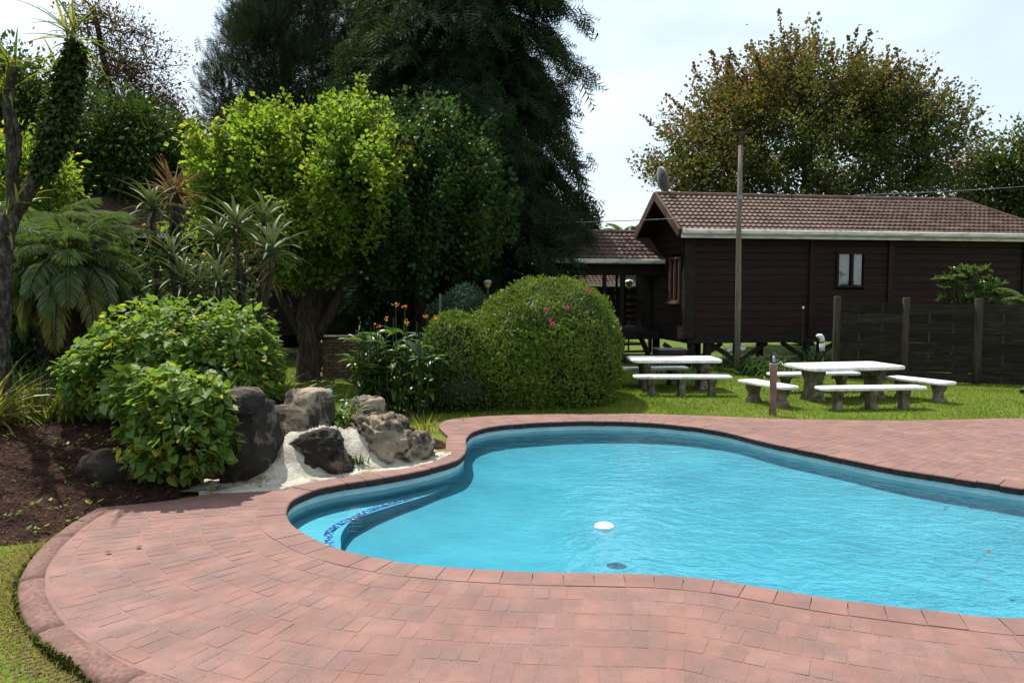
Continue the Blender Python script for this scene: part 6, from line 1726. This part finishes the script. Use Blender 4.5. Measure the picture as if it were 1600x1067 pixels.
leaf_instances(lo2, LM, PP[pr[:300]], DD[pr[:300]], UU[pr[:300]], SS[pr[:300]])
leaf_obj("foliage", M["l_loquat"], lo2, leaves((T_LONG[0] * np.array([1.5, 1, 1.3]), T_LONG[1]), PP[pr[300:]], DD[pr[300:]], UU[pr[300:]], SS[pr[300:]], rn.uniform(.2, .7, len(pr) - 300)), kind="stuff")
mb.build("stem", M["bark"], lo2)

# ------------------------------------------------------------------ grass blades
def grass(n, xr, yr, h, w_, dens_fn=None, zoff=0.):
    p_ = np.c_[RNG.uniform(*xr, n), RNG.uniform(*yr, n)]
    ok = ~inside(DECK, p_) | (dist_poly(DECK, p_) < .01)
    inb = inside(bed_poly, p_); ok &= ~inb
    if dens_fn is not None: ok &= RNG.random(n) < dens_fn(p_)
    p_ = p_[ok]; n = len(p_)
    a = RNG.uniform(0, 6.283, n); hh_ = h * np.exp(RNG.normal(0, .3, n)); lean = RNG.normal(0, .45, (n, 2)) * hh_[:, None]
    b0 = np.c_[p_, np.full(n, LAWN_Z - .004)]
    s_ = np.c_[np.cos(a), np.sin(a), np.zeros(n)] * (w_ * RNG.uniform(.7, 1.3, n))[:, None] / 2
    tip_ = b0 + np.c_[lean, hh_]
    V = np.stack([b0 - s_, b0 + s_, tip_], 1).reshape(-1, 3); F = np.arange(3 * n).reshape(-1, 3)
    patch = np.array([fbm((q[0], q[1], 9), .8, 3) for q in p_])
    dry = .55 * ss(.75, .05, dist_poly(left_c, p_, False)) if n < 60000 else 0.
    return V, F, np.clip(RNG.normal(.45, .2, n) + patch * .45 + dry, 0, 1)
near = grass(55000, (-6.0, -1.2), (3.0, 7.6), .045, .008, lambda q: np.clip(.7 + 1.1 * np.array([fbm((x, y, 3), 1.5, 3) for x, y in q]), .12, 1))
b_i = RNG.integers(0, min(len(ks), 300), 14000); off_ = np.abs(RNG.normal(.03, .16, 14000)) + .03
p_ = ks[b_i] - kn[b_i] * off_[:, None]; a_ = RNG.uniform(0, 6.283, 14000); hh_ = RNG.uniform(.004, .028, 14000); ln_ = RNG.uniform(.02, .05, 14000)
b0 = np.c_[p_, np.full(14000, LAWN_Z + .002)]; tip_ = b0 + np.c_[np.cos(a_) * ln_, np.sin(a_) * ln_, hh_]; sd_v = np.c_[-np.sin(a_), np.cos(a_), np.zeros(14000)] * .004
straw = (np.stack([b0 - sd_v, b0 + sd_v, tip_], 1).reshape(-1, 3), np.arange(42000).reshape(-1, 3), RNG.random(14000))
so_ = leaf_obj('straw', M['dead_leaf'], None, straw); tag(so_, 'dry straw and dead grass along the mossy kerb', 'straw', kind='stuff')
mid_ = grass(90000, (-2.6, 14), (12.4, 19.5), .040, .014)
far_ = grass(26000, (-7, 3), (11.5, 22), .06, .02)
gr = leaf_obj("grass", M["l_grass"], None, near, mid_, far_); tag(gr, "short green grass blades covering the lawn", "grass", kind="stuff")

# fallen leaves on the paving
for k, (px, py, lab) in enumerate(((212, 855, "small dry leaf lying on the paving by the kerb"), (128, 815, "dark fallen leaf at the paving edge below the mulch"), (175, 862, "pale fallen leaf near the bush shadow"))):
    q = P(px, py, .006); n = 1
    s_ = leaves(T_WIDE, np.array([[0, 0, .006]]), np.array([[math.cos(k * 2), math.sin(k * 2), .12]]), np.array([[.1, 0, 1.]]), np.array([.055]), np.array([.4]))
    o_ = leaf_obj("fallen_leaf", M["dead_leaf"], None, s_); o_.location = q; tag(o_, lab, "leaf", "fallen leaves on the paving")
q = P(1545, 864, WATER_Z + .004); s_ = leaves(T_WIDE, np.array([[0, 0, 0.]]), np.array([[.6, .8, .2]]), np.array([[.1, .1, 1.]]), np.array([.06]), np.array([.5]))
o_ = leaf_obj("floating_leaf", M["dead_leaf"], None, s_); o_.location = q; tag(o_, "single brown leaf floating on the pool near the right border", "leaf")
